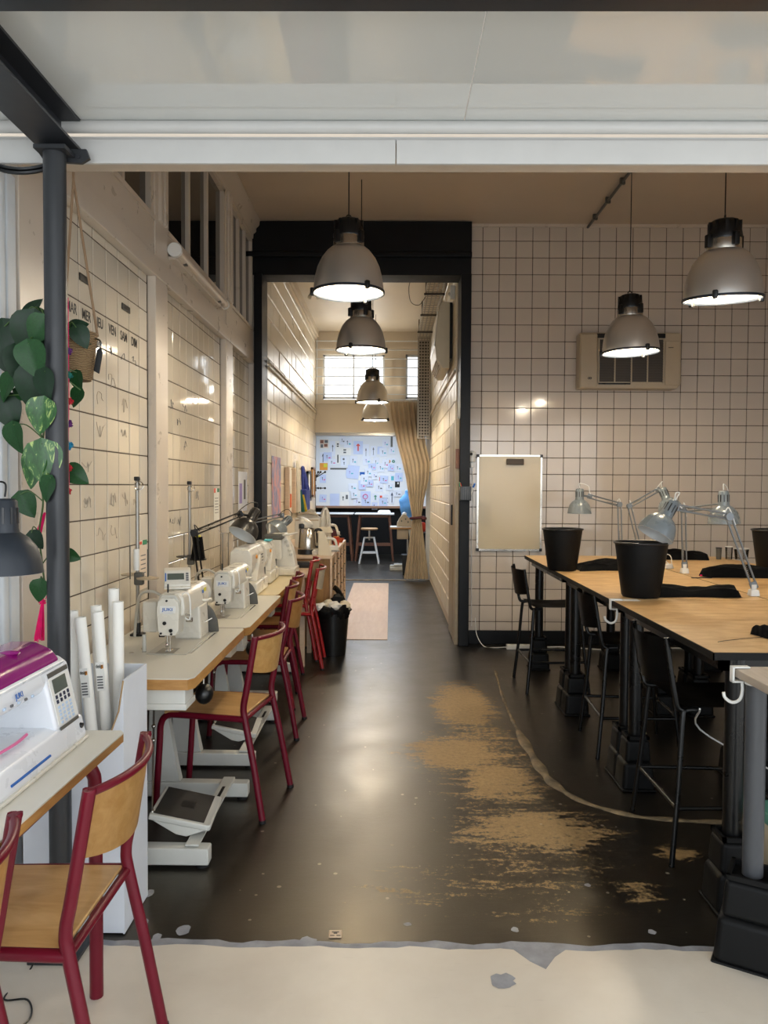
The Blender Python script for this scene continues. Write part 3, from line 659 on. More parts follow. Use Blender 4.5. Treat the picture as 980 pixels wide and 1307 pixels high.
# ---- black bar stools
def bar_stool(label, x, y, rz):
    t = thing('bar_stool', label, 'stool', (x, y, 0), rz, 'black bar stools at the plywood tables')
    # faces +X, back at x=0
    mb = MB()
    def seat(u, v):
        X = 0.02 + 0.36 * u; Y = (v - 0.5) * (0.40 - 0.03 * u)
        return (X, Y, 0.615 - 0.012 * math.sin(PI * u) * math.cos((v - 0.5) * 2.4) + 0.018 * max(0, 0.25 - u))
    mb.grid(seat, 10, 10, 0.012); mb.build('seat', 'black_matte', t)
    mb = MB()
    def back(u, v):
        a = (v - 0.5) * 2; return (-0.020 - 0.052 * (1 - a * a) + 0.0 - 0.03 * u, a * 0.185, 0.705 + 0.175 * u - 0.018 * (1 - a * a) * (1 - u))
    mb.grid(back, 5, 14, 0.009); mb.build('backrest', 'black_plastic', t)
    for s in (-1, 1):
        MB().tube(smooth_path([(-0.05, s * 0.20, 0.885), (-0.03, s * 0.20, 0.76), (-0.012, s * 0.20, 0.66), (0.005, s * 0.195, 0.605), (0.05, s * 0.19, 0.60)], 5), 0.011, 8).build('back_post', 'black_tube', t)
        MB().tube(smooth_path([(-0.03, s * 0.245, 0.0), (0.0, s * 0.22, 0.30), (0.02, s * 0.20, 0.57), (0.035, s * 0.192, 0.597), (0.08, s * 0.19, 0.60)], 5), 0.0115, 8).build('leg', 'black_tube', t)
        MB().tube([(0.42, s * 0.225, 0.0), (0.385, s * 0.20, 0.30), (0.36, s * 0.185, 0.60)], 0.0115, 8).build('leg', 'black_tube', t)
    fr = MB().tube(smooth_path([(-0.004, 0.226, 0.22), (0.38, 0.207, 0.22), (0.405, 0.17, 0.22), (0.405, -0.17, 0.22), (0.38, -0.207, 0.22), (-0.004, -0.226, 0.22)], 4), 0.009, 8)
    fr.tube([(-0.004, -0.226, 0.22), (-0.004, 0.226, 0.22)], 0.009, 8); fr.build('footrest', 'black_tube', t)
    return t
bar_stool('black bar stool at the plywood table with the pouch', 1.13, 3.19, 0.0)
bar_stool('black bar stool tucked under the table with the folded cloth, behind its legs', 1.17, 4.36, -0.05)
bar_stool('black bar stool before the tiled wall, pulled out from its table', 1.00, 5.66, 0.03)

# ---- bins on the tables
def bin_(label, x, y, z=ZT):
    t = thing('waste_bin', label, 'bin', (x, y, z), 0, 'black waste bins standing on the plywood tables')
    MB().lathe([(0, 0.002), (0.090, 0.002), (0.096, 0.012), (0.131, 0.275), (0.127, 0.275), (0.092, 0.016), (0, 0.012)], 40).build('body', 'black_matte', t)
    MB().torus((0, 0, 0.277), 0.133, 0.0065, n=40, k=8).build('rim', 'black_plastic', t)
bin_('black waste bin on the corner by the white hook', 1.285, 3.93)
bin_('black waste bin on the front edge, before the whiteboard', 1.16, 5.17)
bin_('black waste bin on the outer table row, by the clear jars', 2.585, 5.20)

# ---- folded black cloth
def cloth_pile(name, label, x, y, lx, ly, h, rz, seed, mat='black_cloth'):
    t = random.Random(seed); ph = [t.uniform(0, 6) for _ in range(8)]
    mb = MB()
    def f(u, v):
        a, b = u * 2 - 1, v * 2 - 1
        e = (1 - abs(a) ** 6) * (1 - abs(b) ** 6)
        X = a * lx / 2 * (1 + 0.06 * math.sin(3 * b + ph[0])); Y = b * ly / 2 * (1 + 0.10 * math.sin(4 * a + ph[1]))
        Z = h * (0.62 + 0.14 * math.sin(2.3 * a + ph[2]) + 0.12 * math.sin(5 * a + 3 * b + ph[3]) + 0.06 * math.sin(9 * b + 2 * a + ph[4])) * max(0, e) ** 0.22
        return (X, Y, max(0.001, Z))
    mb.grid(f, 26, 14)
    mb.grid(lambda u, v: (f(u, v)[0], f(u, v)[1], 0.0006), 26, 1 * 14)
    o = mb.build(name, mat, None, (x, y, ZT + 0.0003), angle=70); o.rotation_euler.z = rz
    bm = bmesh.new(); bm.from_mesh(o.data); bmesh.ops.remove_doubles(bm, verts=bm.verts, dist=0.0008); bm.to_mesh(o.data); bm.free()
    return tag(o, label, 'cloth', 'folded black cloths on the plywood tables')
cloth_pile('folded_cloth', 'folded black cloth lying right behind the bin by the white hook', 1.56, 3.99, 0.50, 0.17, 0.075, 0.03, 1)
cloth_pile('folded_cloth', 'folded black cloth beside the bin before the whiteboard', 1.46, 5.24, 0.42, 0.22, 0.085, 0.12, 2)
cloth_pile('folded_cloth', 'folded black cloth at the tiled-wall end of the outer table row', 2.29, 6.02, 0.38, 0.16, 0.09, -0.1, 3)
cloth_pile('folded_cloth', 'folded black cloth on the outer row, pink edge showing', 2.26, 4.86, 0.56, 0.18, 0.085, -0.04, 4)
tag(MB().ball((0, 0, 0.006), 0.02, 10, (1.3, 0.8, 0.3)).build('fabric_scrap', 'pink_thread', None, (1.985, 4.86, ZT)), 'small pink scrap poking out beside the black cloth', 'scrap')
tag(MB().box(-0.06, 0.06, -0.012, 0.012, 0, 0.004).build('ruler', 'black_plastic', None, (1.93, 4.76, ZT + 0.0005)), 'short black ruler lying by the pink scrap', 'ruler')
pp = at_z(983, 806, ZT + 0.02)
pu = cloth_pile('pouch', 'small black pouch near the entrance end of the plywood table', pp.x + 0.02, pp.y + 0.02, 0.13, 0.09, 0.06, 0.3, 5); pu['group'] = ''; del pu['group']; pu['category'] = 'pouch'
a = at_z(916, 820, ZT); b = at_z(942, 818, ZT); c = at_z(968, 815, ZT)
tag(MB().tube(smooth_path([(a.x, a.y, 0.002), (a.x + 0.03, a.y + 0.012, 0.004), (b.x, b.y, 0.006), (b.x + 0.02, b.y + 0.02, 0.004), (c.x, c.y, 0.004), (c.x + 0.03, c.y + 0.01, 0.004)], 6), 0.0012, 6).build('wire', 'black_plastic', None, (0, 0, ZT)), 'thin black wire trailing from the pouch', 'wire')
# clear jars and charger
for i, (px, lab, m) in enumerate(((917, 'small grey glass jar at the tiled-wall end of the tables', 'machine_dark'), (930, 'clear plastic cup next to the grey jar', 'jar_clear'), (946, 'wide clear plastic tub next to the black bin', 'jar_clear'))):
    p = at_z(px, 714, ZT); h = (0.09, 0.10, 0.085)[i]; r = (0.022, 0.028, 0.055)[i]
    t = thing('jar', lab, 'jar', (p.x, p.y, ZT))
    MB().lathe([(0, 0.001), (r * 0.85, 0.001), (r, h), (r - 0.003, h), (r * 0.85 - 0.003, 0.005), (0, 0.005)], 18).build('body', m, t)
    MB().torus((0, 0, h), r, 0.003, n=18).build('rim', 'white_plastic' if i else 'graphite', t)
p = at_z(853, 726, ZT); t = thing('charger', 'white plug charger with curled lead behind the bin by the hook', 'charger', (p.x, p.y, ZT))
MB().box(-0.025, 0.025, -0.02, 0.02, 0.0005, 0.035, 0.006, 2).build('body', 'white_plastic', t)
MB().tube(smooth_path([(0.0, 0, 0.035), (-0.03, 0.0, 0.07), (-0.01, 0.0, 0.10), (0.02, 0.01, 0.08), (0.03, 0.02, 0.02), (0.05, 0.03, 0.003)], 5), 0.003, 6).build('lead', 'white_plastic', t)
tag(MB().box(-0.07, 0.07, -0.03, 0.03, 0.0005, 0.0015).build('paper_slip', 'paper_white', None, at_z(797, 766, ZT)), 'white paper slip under the bin by the hook', 'paper')

# ================================================================== architect lamps
def desk_lamp(label, base, elbow, wrist, cap, hd, shade='shade_grey', arm='arm_grey', clamp='white_plastic', r=0.094, cable='white_plastic', base_kind='clamp', group='architect lamps'):
    base, elbow, wrist, cap, hd = (Vector(v) for v in (base, elbow, wrist, cap, hd)); hd.normalize()
    t = thing('desk_lamp', label, 'lamp', base, 0, group); L = -base
    mb = MB().box(base.x - 0.025, base.x + 0.025, base.y - 0.025, base.y + 0.025, base.z + 0.0005, base.z + 0.035, 0.006, 2, taper=0.8)
    mb.cyl(base + Vector((0, 0, 0.035)), base + Vector((0, 0, 0.06)), 0.014); mb.build('clamp', clamp, t, L)
    def twin(a, b, off, name):
        d = (b - a).normalized(); view = Vector((0, 1, 0)); n = d.cross(view)
        n = n.normalized() if n.length > 0.05 else Vector((1, 0, 0)); mb = MB()
        for s in (-1, 1): mb.tube([a + n * off * s, b + n * off * s], 0.0052, 6)
        for p in (a, b): mb.box(-0.005, 0.005, -0.02, 0.02, -0.02, 0.02, 0.003, m=align(p, n))
        o = mb.build(name, arm, t, L)
        m1 = a + d * 0.03 + n * off * 0.4; m2 = a + (b - a) * 0.42 + n * off * 0.4
        pts = []
        for i in range(61):
            u = i / 60; q = m1.lerp(m2, u); an = u * 26 * 2 * PI / 2; pts.append(q + n * 0.005 * math.cos(an) + Vector((0, 0.005 * math.sin(an), 0)))
        MB().tube(pts, 0.0014, 4).build('spring', 'spring_steel', o)
        return o
    st = base + Vector((0, 0, 0.055)); twin(st, elbow, 0.013, 'lower_arm'); twin(elbow, wrist, 0.013, 'upper_arm')
    MB().cyl(elbow - Vector((0, 0.018, 0)), elbow + Vector((0, 0.018, 0)), 0.020, n=14).build('elbow_joint', arm, t, L)
    A = align(cap, hd); k = r / 0.088
    jm = MB().tube([wrist, A @ Vector((0, 0, 0.05 * k))], 0.008, 6).ball(wrist, 0.014, 10); jm.build('head_joint', arm, t, L)
    so = MB().lathe([(0, 0), (0.022 * k, 0.0), (0.029 * k, 0.008), (0.031 * k, 0.075 * k), (0.034 * k, 0.088 * k)], 22, A).build('socket', shade, t, L)
    vm = MB()
    for i in range(10): vm.box(0.0285 * k, 0.0315 * k, -0.0028, 0.0028, 0.022 * k, 0.062 * k, m=A @ Matrix.Rotation(2 * PI * i / 10, 4, 'Z'))
    vm.build('vent_slots', 'black_plastic', so)
    dome = [(0.034, 0.084), (0.055, 0.098), (0.072, 0.120), (0.082, 0.148), (0.088, 0.185)]
    MB().lathe([(a * k, b * k) for a, b in dome], 32, A).build('shade', shade, t, L, angle=60)
    MB().lathe([((a - 0.003) * k, (b + 0.001) * k) for a, b in dome] + [(0.088 * k, 0.185 * k)], 32, A).build('shade_lining', 'shade_inner', t, L, angle=60)
    MB().ball(A @ Vector((0, 0, 0.13 * k)), 0.026 * k, 12).build('bulb', 'white_plastic', t, L)
    q = A @ Vector((0, 0, -0.005)); up = Vector((0, 0, 0.07 * k))
    MB().tube(smooth_path([q, q + up * 0.35 - hd * 0.01, q.lerp(wrist, 0.6) + up * 0.75 + Vector((0.02, 0, 0)), wrist + Vector((0, 0, 0.03)), wrist.lerp(elbow, 0.12)], 6), 0.003, 6).build('cable', cable, t, L)
    e2 = elbow + Vector((0, 0, 0.045))
    MB().tube(smooth_path([elbow.lerp(wrist, 0.1), e2, elbow.lerp(st, 0.12) + Vector((0.02, 0, 0))], 6), 0.003, 6).build('elbow_cable', cable, t, L)
    return t
dn = (0, 0, -1)
desk_lamp('grey architect lamp with its head reaching towards the whiteboard', (1.86, 6.20, ZT), (1.845, 6.20, 1.335), (1.585, 6.12, 1.40), (1.50, 6.10, 1.462), dn)
desk_lamp('grey architect lamp at the far seam, head behind the lowered lamp head', (1.99, 6.12, ZT), (1.895, 6.10, 1.325), (2.085, 6.0, 1.455), (2.10, 5.96, 1.47), (0.30, -0.2, -0.9))
desk_lamp('grey architect lamp with upright head in the middle of the table seam', (1.925, 5.02, ZT), (1.895, 4.98, 1.33), (2.05, 4.72, 1.365), (2.005, 4.64, 1.455), (0.03, 0, -1))
desk_lamp('grey architect lamp with head tipped sideways towards the bin', (1.885, 3.98, ZT), (1.735, 3.95, 1.325), (1.43, 3.86, 1.375), (1.415, 3.84, 1.405), (-0.52, -0.12, -0.85))

# ================================================================== tiled end wall fittings
ac = thing('air_conditioner', 'beige through-wall air conditioner with dark grille on the tiled wall', 'air conditioner', (2.17, YB - 0.003, 2.37)); 
MB().prism([(-0.46, 0.0), (0.42, 0.0), (0.46, 0.04), (0.455, 0.49), (0.44, 0.505), (-0.46, 0.505)], 'y', -0.15, 0.0, 0.012, 2).build('body', 'ac_beige', ac)
MB().box(-0.455, -0.305, -0.168, -0.148, 0.01, 0.49, 0.010, 2).build('side_cover', 'ac_beige', ac)
MB().box(0.31, 0.44, -0.162, -0.148, 0.03, 0.43, 0.006, 2).build('side_cover', 'ac_beige', ac)
MB().box(-0.29, 0.30, -0.156, -0.148, 0.06, 0.44).build('grille_recess', 'ac_dark', ac)
for x in (-0.29, -0.145, 0.005, 0.15, 0.295): MB().box(x - 0.006, x + 0.006, -0.166, -0.15, 0.05, 0.45, 0.002).build('grille_bar', 'ac_beige', ac)
lm = MB().box(-0.29, 0.30, -0.163, -0.157, -0.003, 0.003).mesh('louvre', 'ac_dark')
for k in range(16): link('louvre', lm, ac, (0, 0, 0.08 + k * 0.023), (0.0, 0, 0))
for x in (-0.26, 0.26): MB().box(x - 0.05, x + 0.05, -0.154, -0.148, 0.455, 0.495).build('outlet_vent', 'black_plastic', ac)
MB().box(-0.29, 0.0, -0.157, -0.148, 0.036, 0.050).build('outlet_slot', 'black_plastic', ac)
for x in (-0.38, -0.365): MB().torus((x, -0.17, 0.09), 0.008, 0.003, (0, 1, 0), 12, 5).build('emblem', 'ink_black', ac)
MB().box(0.335, 0.38, -0.164, -0.161, 0.365, 0.372).build('brand_mark', 'ac_dark', ac)

bd = thing('whiteboard', 'small upright whiteboard with aluminium frame on the tiled wall', 'whiteboard', (1.107, YB - 0.003, 0.877))
MB().box(-0.29, 0.29, -0.014, -0.001, 0.012, 0.88).build('panel', 'board_cream', bd)
MB().box(-0.302, 0.302, -0.018, 0, 0, 0.016).box(-0.302, 0.302, -0.018, 0, 0.877, 0.893).box(-0.302, -0.286, -0.018, 0, 0, 0.893).box(0.286, 0.302, -0.018, 0, 0, 0.893).build('frame', 'alu_bright', bd)
for x in (-0.294, 0.294):
    for z in (0.010, 0.883): MB().box(x - 0.014, x + 0.014, -0.021, -0.001, z - 0.014, z + 0.014, 0.005, 2).build('corner_cap', 'black_plastic', bd)
tag(MB().box(-0.08, 0.08, -0.03, 0, -0.028, 0.028, 0.006, 2).build('board_eraser', 'eraser_grey', None, (1.155, YB - 0.0185, 1.705)), 'dark grey eraser stuck to the small whiteboard', 'eraser')
sc_ = thing('security_camera', 'white round security camera beside the small whiteboard', 'camera', (0.757, YB - 0.003, 1.77))
MB().ball((0, -0.035, 0.0), 0.036, 16).build('head', 'white_plastic', sc_); MB().ball((-0.012, -0.064, 0.004), 0.014, 10).build('lens', 'black_plastic', sc_)
MB().cyl((0, -0.035, -0.065), (0, -0.035, -0.028), 0.030, 0.033, 18).build('body', 'white_plastic', sc_); MB().box(-0.014, 0.014, -0.03, -0.004, -0.12, -0.06, 0.003).build('bracket', 'white_plastic', sc_)
for dx, dz in ((0.0, -0.12),): MB().tube(smooth_path([(0, -0.012, -0.12), (0.012, -0.009, -0.4), (0.004, -0.009, -0.9), (0.01, -0.018, -1.6)], 6), 0.003, 6).build('lead', 'white_plastic', sc_)
ph = thing('pen_holder', 'black mesh pen holder fixed to the black portal jamb', 'pen holder', (0.684, 7.015, 1.345))
MB().box(-0.05, 0.05, -0.034, 0.034, 0, 0.006).box(-0.05, 0.05, -0.034, -0.031, 0, 0.13).box(-0.05, 0.05, 0.031, 0.034, 0, 0.13).box(-0.05, -0.047, -0.034, 0.034, 0, 0.13).box(0.047, 0.05, -0.034, 0.034, 0, 0.13).build('cup', 'black_plastic', ph)
for k in range(5): MB().box(-0.045 + k * 0.021, -0.042 + k * 0.021, -0.036, -0.034, 0.01, 0.12).build('mesh_wire', 'machine_dark', ph)
for i, (m, dx, a, w) in enumerate((('cup_red', -0.01, -0.25, 'red'), ('ink_blue', 0.03, 0.35, 'blue'), ('ink_green', -0.035, -0.1, 'green'))):
    mk = thing('marker', w + ' marker standing in the mesh pen holder', 'marker', (0.684 + dx, 7.012, 1.352))
    A = align((0, 0, 0), (math.sin(a), 0, math.cos(a))); MB().lathe([(0, 0), (0.008, 0), (0.008, 0.12), (0, 0.12)], 10, A).build('barrel', 'white_plastic', mk); MB().lathe([(0.0085, 0.12), (0.0085, 0.16), (0, 0.163)], 10, A).build('cap', m, mk)
ps = thing('power_strip', 'white power strip on the floor under the tiled wall', 'power strip', (1.17, 6.93, 0))
MB().box(-0.11, 0.11, -0.028, 0.028, 0.0005, 0.045, 0.006, 2).build('body', 'white_plastic', ps)
for k in range(3): MB().cyl((-0.06 + k * 0.06, 0, 0.0445), (-0.06 + k * 0.06, 0, 0.0462), 0.018, n=14).build('socket', 'machine_grey', ps)
MB().tube(smooth_path([(-0.11, 0, 0.02), (-0.2, 0.05, 0.004), (-0.30, 0.10, 0.004), (-0.36, 0.18, 0.1), (-0.37, 0.21, 0.25)], 6), 0.004, 6).build('lead', 'white_plastic', ps)
tag(MB().tube(smooth_path([(1.29, 6.95, 0.006), (1.6, 7.02, 0.006), (2.0, 6.9, 0.006), (2.6, 7.0, 0.006), (3.2, 6.9, 0.006)], 6), 0.006, 6).build('cable', 'white_plastic'), 'white cable running along the floor from the power strip', 'cable')
tag(MB().tube(smooth_path([at_z(893, 905, 0.62), at_z(905, 940, 0.35), (2.0, 3.2, 0.1), (2.3, 3.4, 0.006)], 6), 0.004, 6).build('cable', 'white_plastic'), 'pale cable drooping behind the bar stool near the ash table', 'cable')
# ================================================================== sewing tables along the left wall
ZS = 0.76
def sewing_table(label, x0, x1, y0, y1, feet, pedal, top='lamin_white', tray=True):
    t = thing('sewing_table', label, 'table', ((x0 + x1) / 2, (y0 + y1) / 2, 0), 0, 'white sewing tables along the left wall'); L = -Vector(t.location)
    MB().prism([(x0, y0), (x1 - 0.018, y0), (x1, y0 + 0.03), (x1, y1 - 0.02), (x1 - 0.012, y1), (x0, y1)], 'z', ZS - 0.003, ZS).build('tabletop', top, t, L)
    MB().prism([(x0, y0), (x1 - 0.018, y0), (x1, y0 + 0.03), (x1, y1 - 0.02), (x1 - 0.012, y1), (x0, y1)], 'z', ZS - 0.042, ZS - 0.0032).build('table_core', 'table_edge', t, L)
    if tray:
        MB().box(x0 + 0.06, x1 - 0.035, y0 + 0.03, y0 + 0.15, ZS - 0.115, ZS - 0.043, 0.006).box(x0 + 0.06, x1 - 0.03, y0 + 0.025, y0 + 0.16, ZS - 0.125, ZS - 0.100, 0.003).build('cross_rail', 'table_metal', t, L)
        MB().box(x0 + 0.06, x1 - 0.035, y1 - 0.15, y1 - 0.03, ZS - 0.115, ZS - 0.043, 0.006).build('cross_rail', 'table_metal', t, L)
    for i, (yf, xe) in enumerate(feet):
        f = MB().prism([(x0 + 0.05, 0.012), (xe, 0.012), (xe, 0.078), (x0 + 0.05, 0.082)], 'y', yf - 0.03, yf + 0.03, 0.005).build('foot', 'table_metal', t, L)
        for x in (x0 + 0.1, xe - 0.03): MB().cyl((x, yf, 0), (x, yf, 0.014), 0.026, n=14).build('glide', 'rubber', f)
        MB().prism([(x0 + 0.12, 0.08), (x0 + 0.28, 0.08), (x0 + 0.22, 0.36), (x0 + 0.22, ZS - 0.045), (x0 + 0.14, ZS - 0.045)], 'y', yf - 0.022, yf + 0.022, 0.006).build('column', 'table_metal', t, L)
    if pedal:
        (pxc, pyc, rz) = pedal; ya, yb = feet[0][0], feet[1][0]
        sl = Vector((pxc + 0.02, 0, 0))
        pr_ = MB().box(-0.782, -0.728, ya - 0.02, yb + 0.02, 0.0825, 0.092, 0.002).build('pedal_rail', 'table_metal', t, L)
        for ys in (ya + 0.10, yb - 0.22): MB().box(-0.762, -0.748, ys, ys + 0.12, 0.0921, 0.0925).build('rail_slot', 'black_plastic', pr_)
        A = Matrix.Translation((pxc, pyc, 0.150)) @ Matrix.Rotation(rz, 4, 'Z') @ Matrix.Rotation(0.22, 4, 'Y')
        p = MB().prism([(-0.12, -0.145), (0.115, -0.145), (0.125, -0.135), (0.125, 0.135), (0.115, 0.145), (-0.12, 0.145)], 'z', -0.012, 0.012, 0.006, 2, A).prism([(-0.11, -0.011), (0.11, -0.011), (0.04, -0.05), (0.0, -0.05)], 'y', -0.140, -0.120, 0.003, 1, A).build('pedal', 'table_metal', t, L)
        MB().box(-0.105, 0.095, -0.13, 0.13, 0.0125, 0.015, 0.001, m=A).build('tread', 'pedal_rubber', p)
        MB().box(-0.02, 0.035, -0.03, 0.03, 0.0152, 0.0158, m=A).build('tread_badge', 'black_plastic', p)
        rd = A @ Vector((-0.11, -0.12, 0.0)); e = Vector((rd.x - 0.02, rd.y + 0.10, ZS - 0.05))
        m = MB().tube([rd, e], 0.004, 6)
        for u in (0.02, 0.52, 0.62): m.ball(rd.lerp(e, u), 0.009, 8)
        m.build('treadle_rod', 'chrome', t, L)
    return t
sewing_table('white industrial sewing table next to the cardboard box of rolls', -1.255, -0.722, 2.79, 3.80, ((2.92, -0.69), (3.57, -0.66)), (-0.83, 3.10, 0.06))
sewing_table('white industrial sewing table under the second sewing machine and black lamp', -1.255, -0.705, 3.82, 4.95, ((3.97, -0.70), (4.75, -0.70)), (-0.845, 4.22, 0.06))
sewing_table('long cream-topped table carrying the domestic sewing machines', -1.255, -0.73, 4.97, 6.15, ((5.15, -0.76), (6.0, -0.76)), None, 'lamin_cream', False)
t4 = thing('side_table', 'pale birch table end against the drawer cabinet', 'table', (-0.95, 6.45, 0)); L = -Vector(t4.location)
MB().box(-1.17, -0.66, 6.17, 6.78, ZS - 0.03, ZS, 0.003).build('tabletop', 'birch_top', t4, L)
for x in (-1.12, -0.71):
    for y in (6.21, 6.74): MB().box(x - 0.02, x + 0.02, y - 0.02, y + 0.02, 0, ZS - 0.03).build('leg', 'birch_top', t4, L)
tag(MB().box(-0.13, 0.13, -0.06, 0.06, 0.0005, 0.05, 0.004).build('tray', 'black_plastic', None, (-0.82, 6.70, ZS)), 'flat black block in place of the dark recess at the cabinet end', 'tray')  # black block imitates the shaded recess in the cabinet end

# near school table with red frame
t0 = thing('school_table', 'white school table with dark red tube legs and wooden edge', 'table', (-1.0, 1.6, 0)); L = -Vector(t0.location)
tp = [(-1.24, 0.75), (-0.80, 0.75), (-0.785, 0.77), (-0.762, 2.175), (-0.775, 2.195), (-1.24, 2.195)]
MB().prism(tp, 'z', ZS - 0.004, ZS).build('tabletop', 'lamin_white', t0, L)
MB().prism(tp, 'z', ZS - 0.026, ZS - 0.0042).build('table_core', 'table_edge', t0, L)
for x, y in ((-0.835, 2.15), (-1.19, 2.15), (-0.87, 0.82), (-1.19, 0.82)):
    s = 1 if y > 1.5 else -1
    MB().tube(smooth_path([(x, y, 0.0045), (x, y, 0.55), (x - 0.005, y - 0.01 * s, 0.66), (x - 0.05, y - 0.03 * s, 0.705), (x - 0.13 if x > -1 else x + 0.13, y - 0.04 * s, 0.71)], 6), 0.019, 12).build('leg', 'red_tube', t0, L)
MB().tube([(-0.90, 2.11, 0.63), (-1.19, 2.11, 0.63)], 0.016, 10).tube([(-0.90, 2.11, 0.63), (-0.90, 0.85, 0.63)], 0.016, 10).build('stretcher', 'red_tube', t0, L)

# ---- red school chairs: face -X, rear feet at x = 0
def school_chair(tube_m='red_tube', back_m='beech', seat_m='beech_seat'):
    t = thing('school_chair', 'red tube school chair', 'chair', (0, 0, 0), 0, 'red tube school chairs')
    w = 0.19
    for s in (-1, 1):
        MB().tube(smooth_path([(0.0, s * (w + 0.015), 0.005), (-0.045, s * (w + 0.005), 0.25), (-0.085, s * w, 0.44), (-0.092, s * w, 0.50), (-0.078, s * w, 0.58), (-0.042, s * w, 0.79), (-0.038, s * w, 0.806)], 6), 0.0152, 10).build('rear_leg', tube_m, t)
        MB().tube(smooth_path([(-0.515, s * w * 0.92, 0.005), (-0.495, s * w * 0.92, 0.30), (-0.487, s * w * 0.92, 0.40), (-0.455, s * w * 0.92, 0.440), (-0.39, s * w * 0.94, 0.446), (-0.09, s * w, 0.446)], 6), 0.0148, 10).build('front_leg', tube_m, t)
        MB().cyl((0.0, s * (w + 0.0152), 0.0), (-0.001, s * (w + 0.0152), 0.014), 0.0165, n=10).build('foot_cap', 'rubber', t)
        MB().cyl((-0.515, s * w * 0.92, 0.0), (-0.515, s * w * 0.92, 0.014), 0.0160, n=10).build('foot_cap', 'rubber', t)
    MB().box(-0.468, -0.10, -w + 0.005, w - 0.005, 0.448, 0.460, 0.004, 2).build('seat', seat_m, t)
    MB().tube([(-0.088, -w, 0.446), (-0.088, w, 0.446)], 0.011, 8).build('seat_rail', tube_m, t); MB().tube([(-0.45, -w * 0.9, 0.434), (-0.45, w * 0.9, 0.434)], 0.011, 8).build('seat_rail', tube_m, t)
    mb = MB()
    def bk(u, v):
        a = (v - 0.5) * 2; x = -0.066 + 0.026 * u + 0.055 * (1 - a * a)
        return (x, a * (w - 0.008), 0.655 + 0.142 * u - 0.030 * (1 - a * a) * (1 - u))
    mb.grid(bk, 6, 16, 0.009); mb.build('backrest', back_m, t)
    MB().tube([(-0.040 + 0.055 * (1 - a * a), a * w, 0.803) for a in [i / 8 - 1 for i in range(17)]], 0.010, 8).build('top_rail', tube_m, t)
    return t
ch0 = school_chair()
ch_r = school_chair('red_bright', 'beech_pale', 'birch_top')
spots = [(-0.605, 1.815, 0.0, 0.004, 'dark red school chair at the white school table, whole chair beside the cardboard box'),
         (-0.705, 1.31, 0.0, 0.004, 'dark red school chair at the street end of the white school table'),
         (-0.515, 3.50, -0.17, 0, 'dark red school chair at the industrial sewing table nearest the cardboard box'),
         (-0.535, 4.60, 0.0, 0, 'dark red school chair with seat out at the second industrial sewing table'),
         (-0.640, 5.19, 0.05, 0, 'dark red school chair pushed in where the cream table begins'),
         (-0.665, 5.74, 0.05, 0, 'dark red school chair pushed in deepest along the cream table')]
for i, (x, y, rz, z, lab) in enumerate(spots):
    c = ch0 if i == 0 else copy_tree(ch0); c.location = (x, y, z); c.rotation_euler.z = rz; c['label'] = lab
for i, (x, y, rz, z, lab) in enumerate(((-0.545, 6.30, 0.04, 0.0, 'bright red chair with pale backrest, lower one of the stacked pair'), (-0.595, 6.33, 0.04, 0.062, 'bright red chair stacked on top of its twin'))):
    c = ch_r if i == 0 else copy_tree(ch_r); c.location = (x, y, z); c.rotation_euler.z = rz; c['label'] = lab

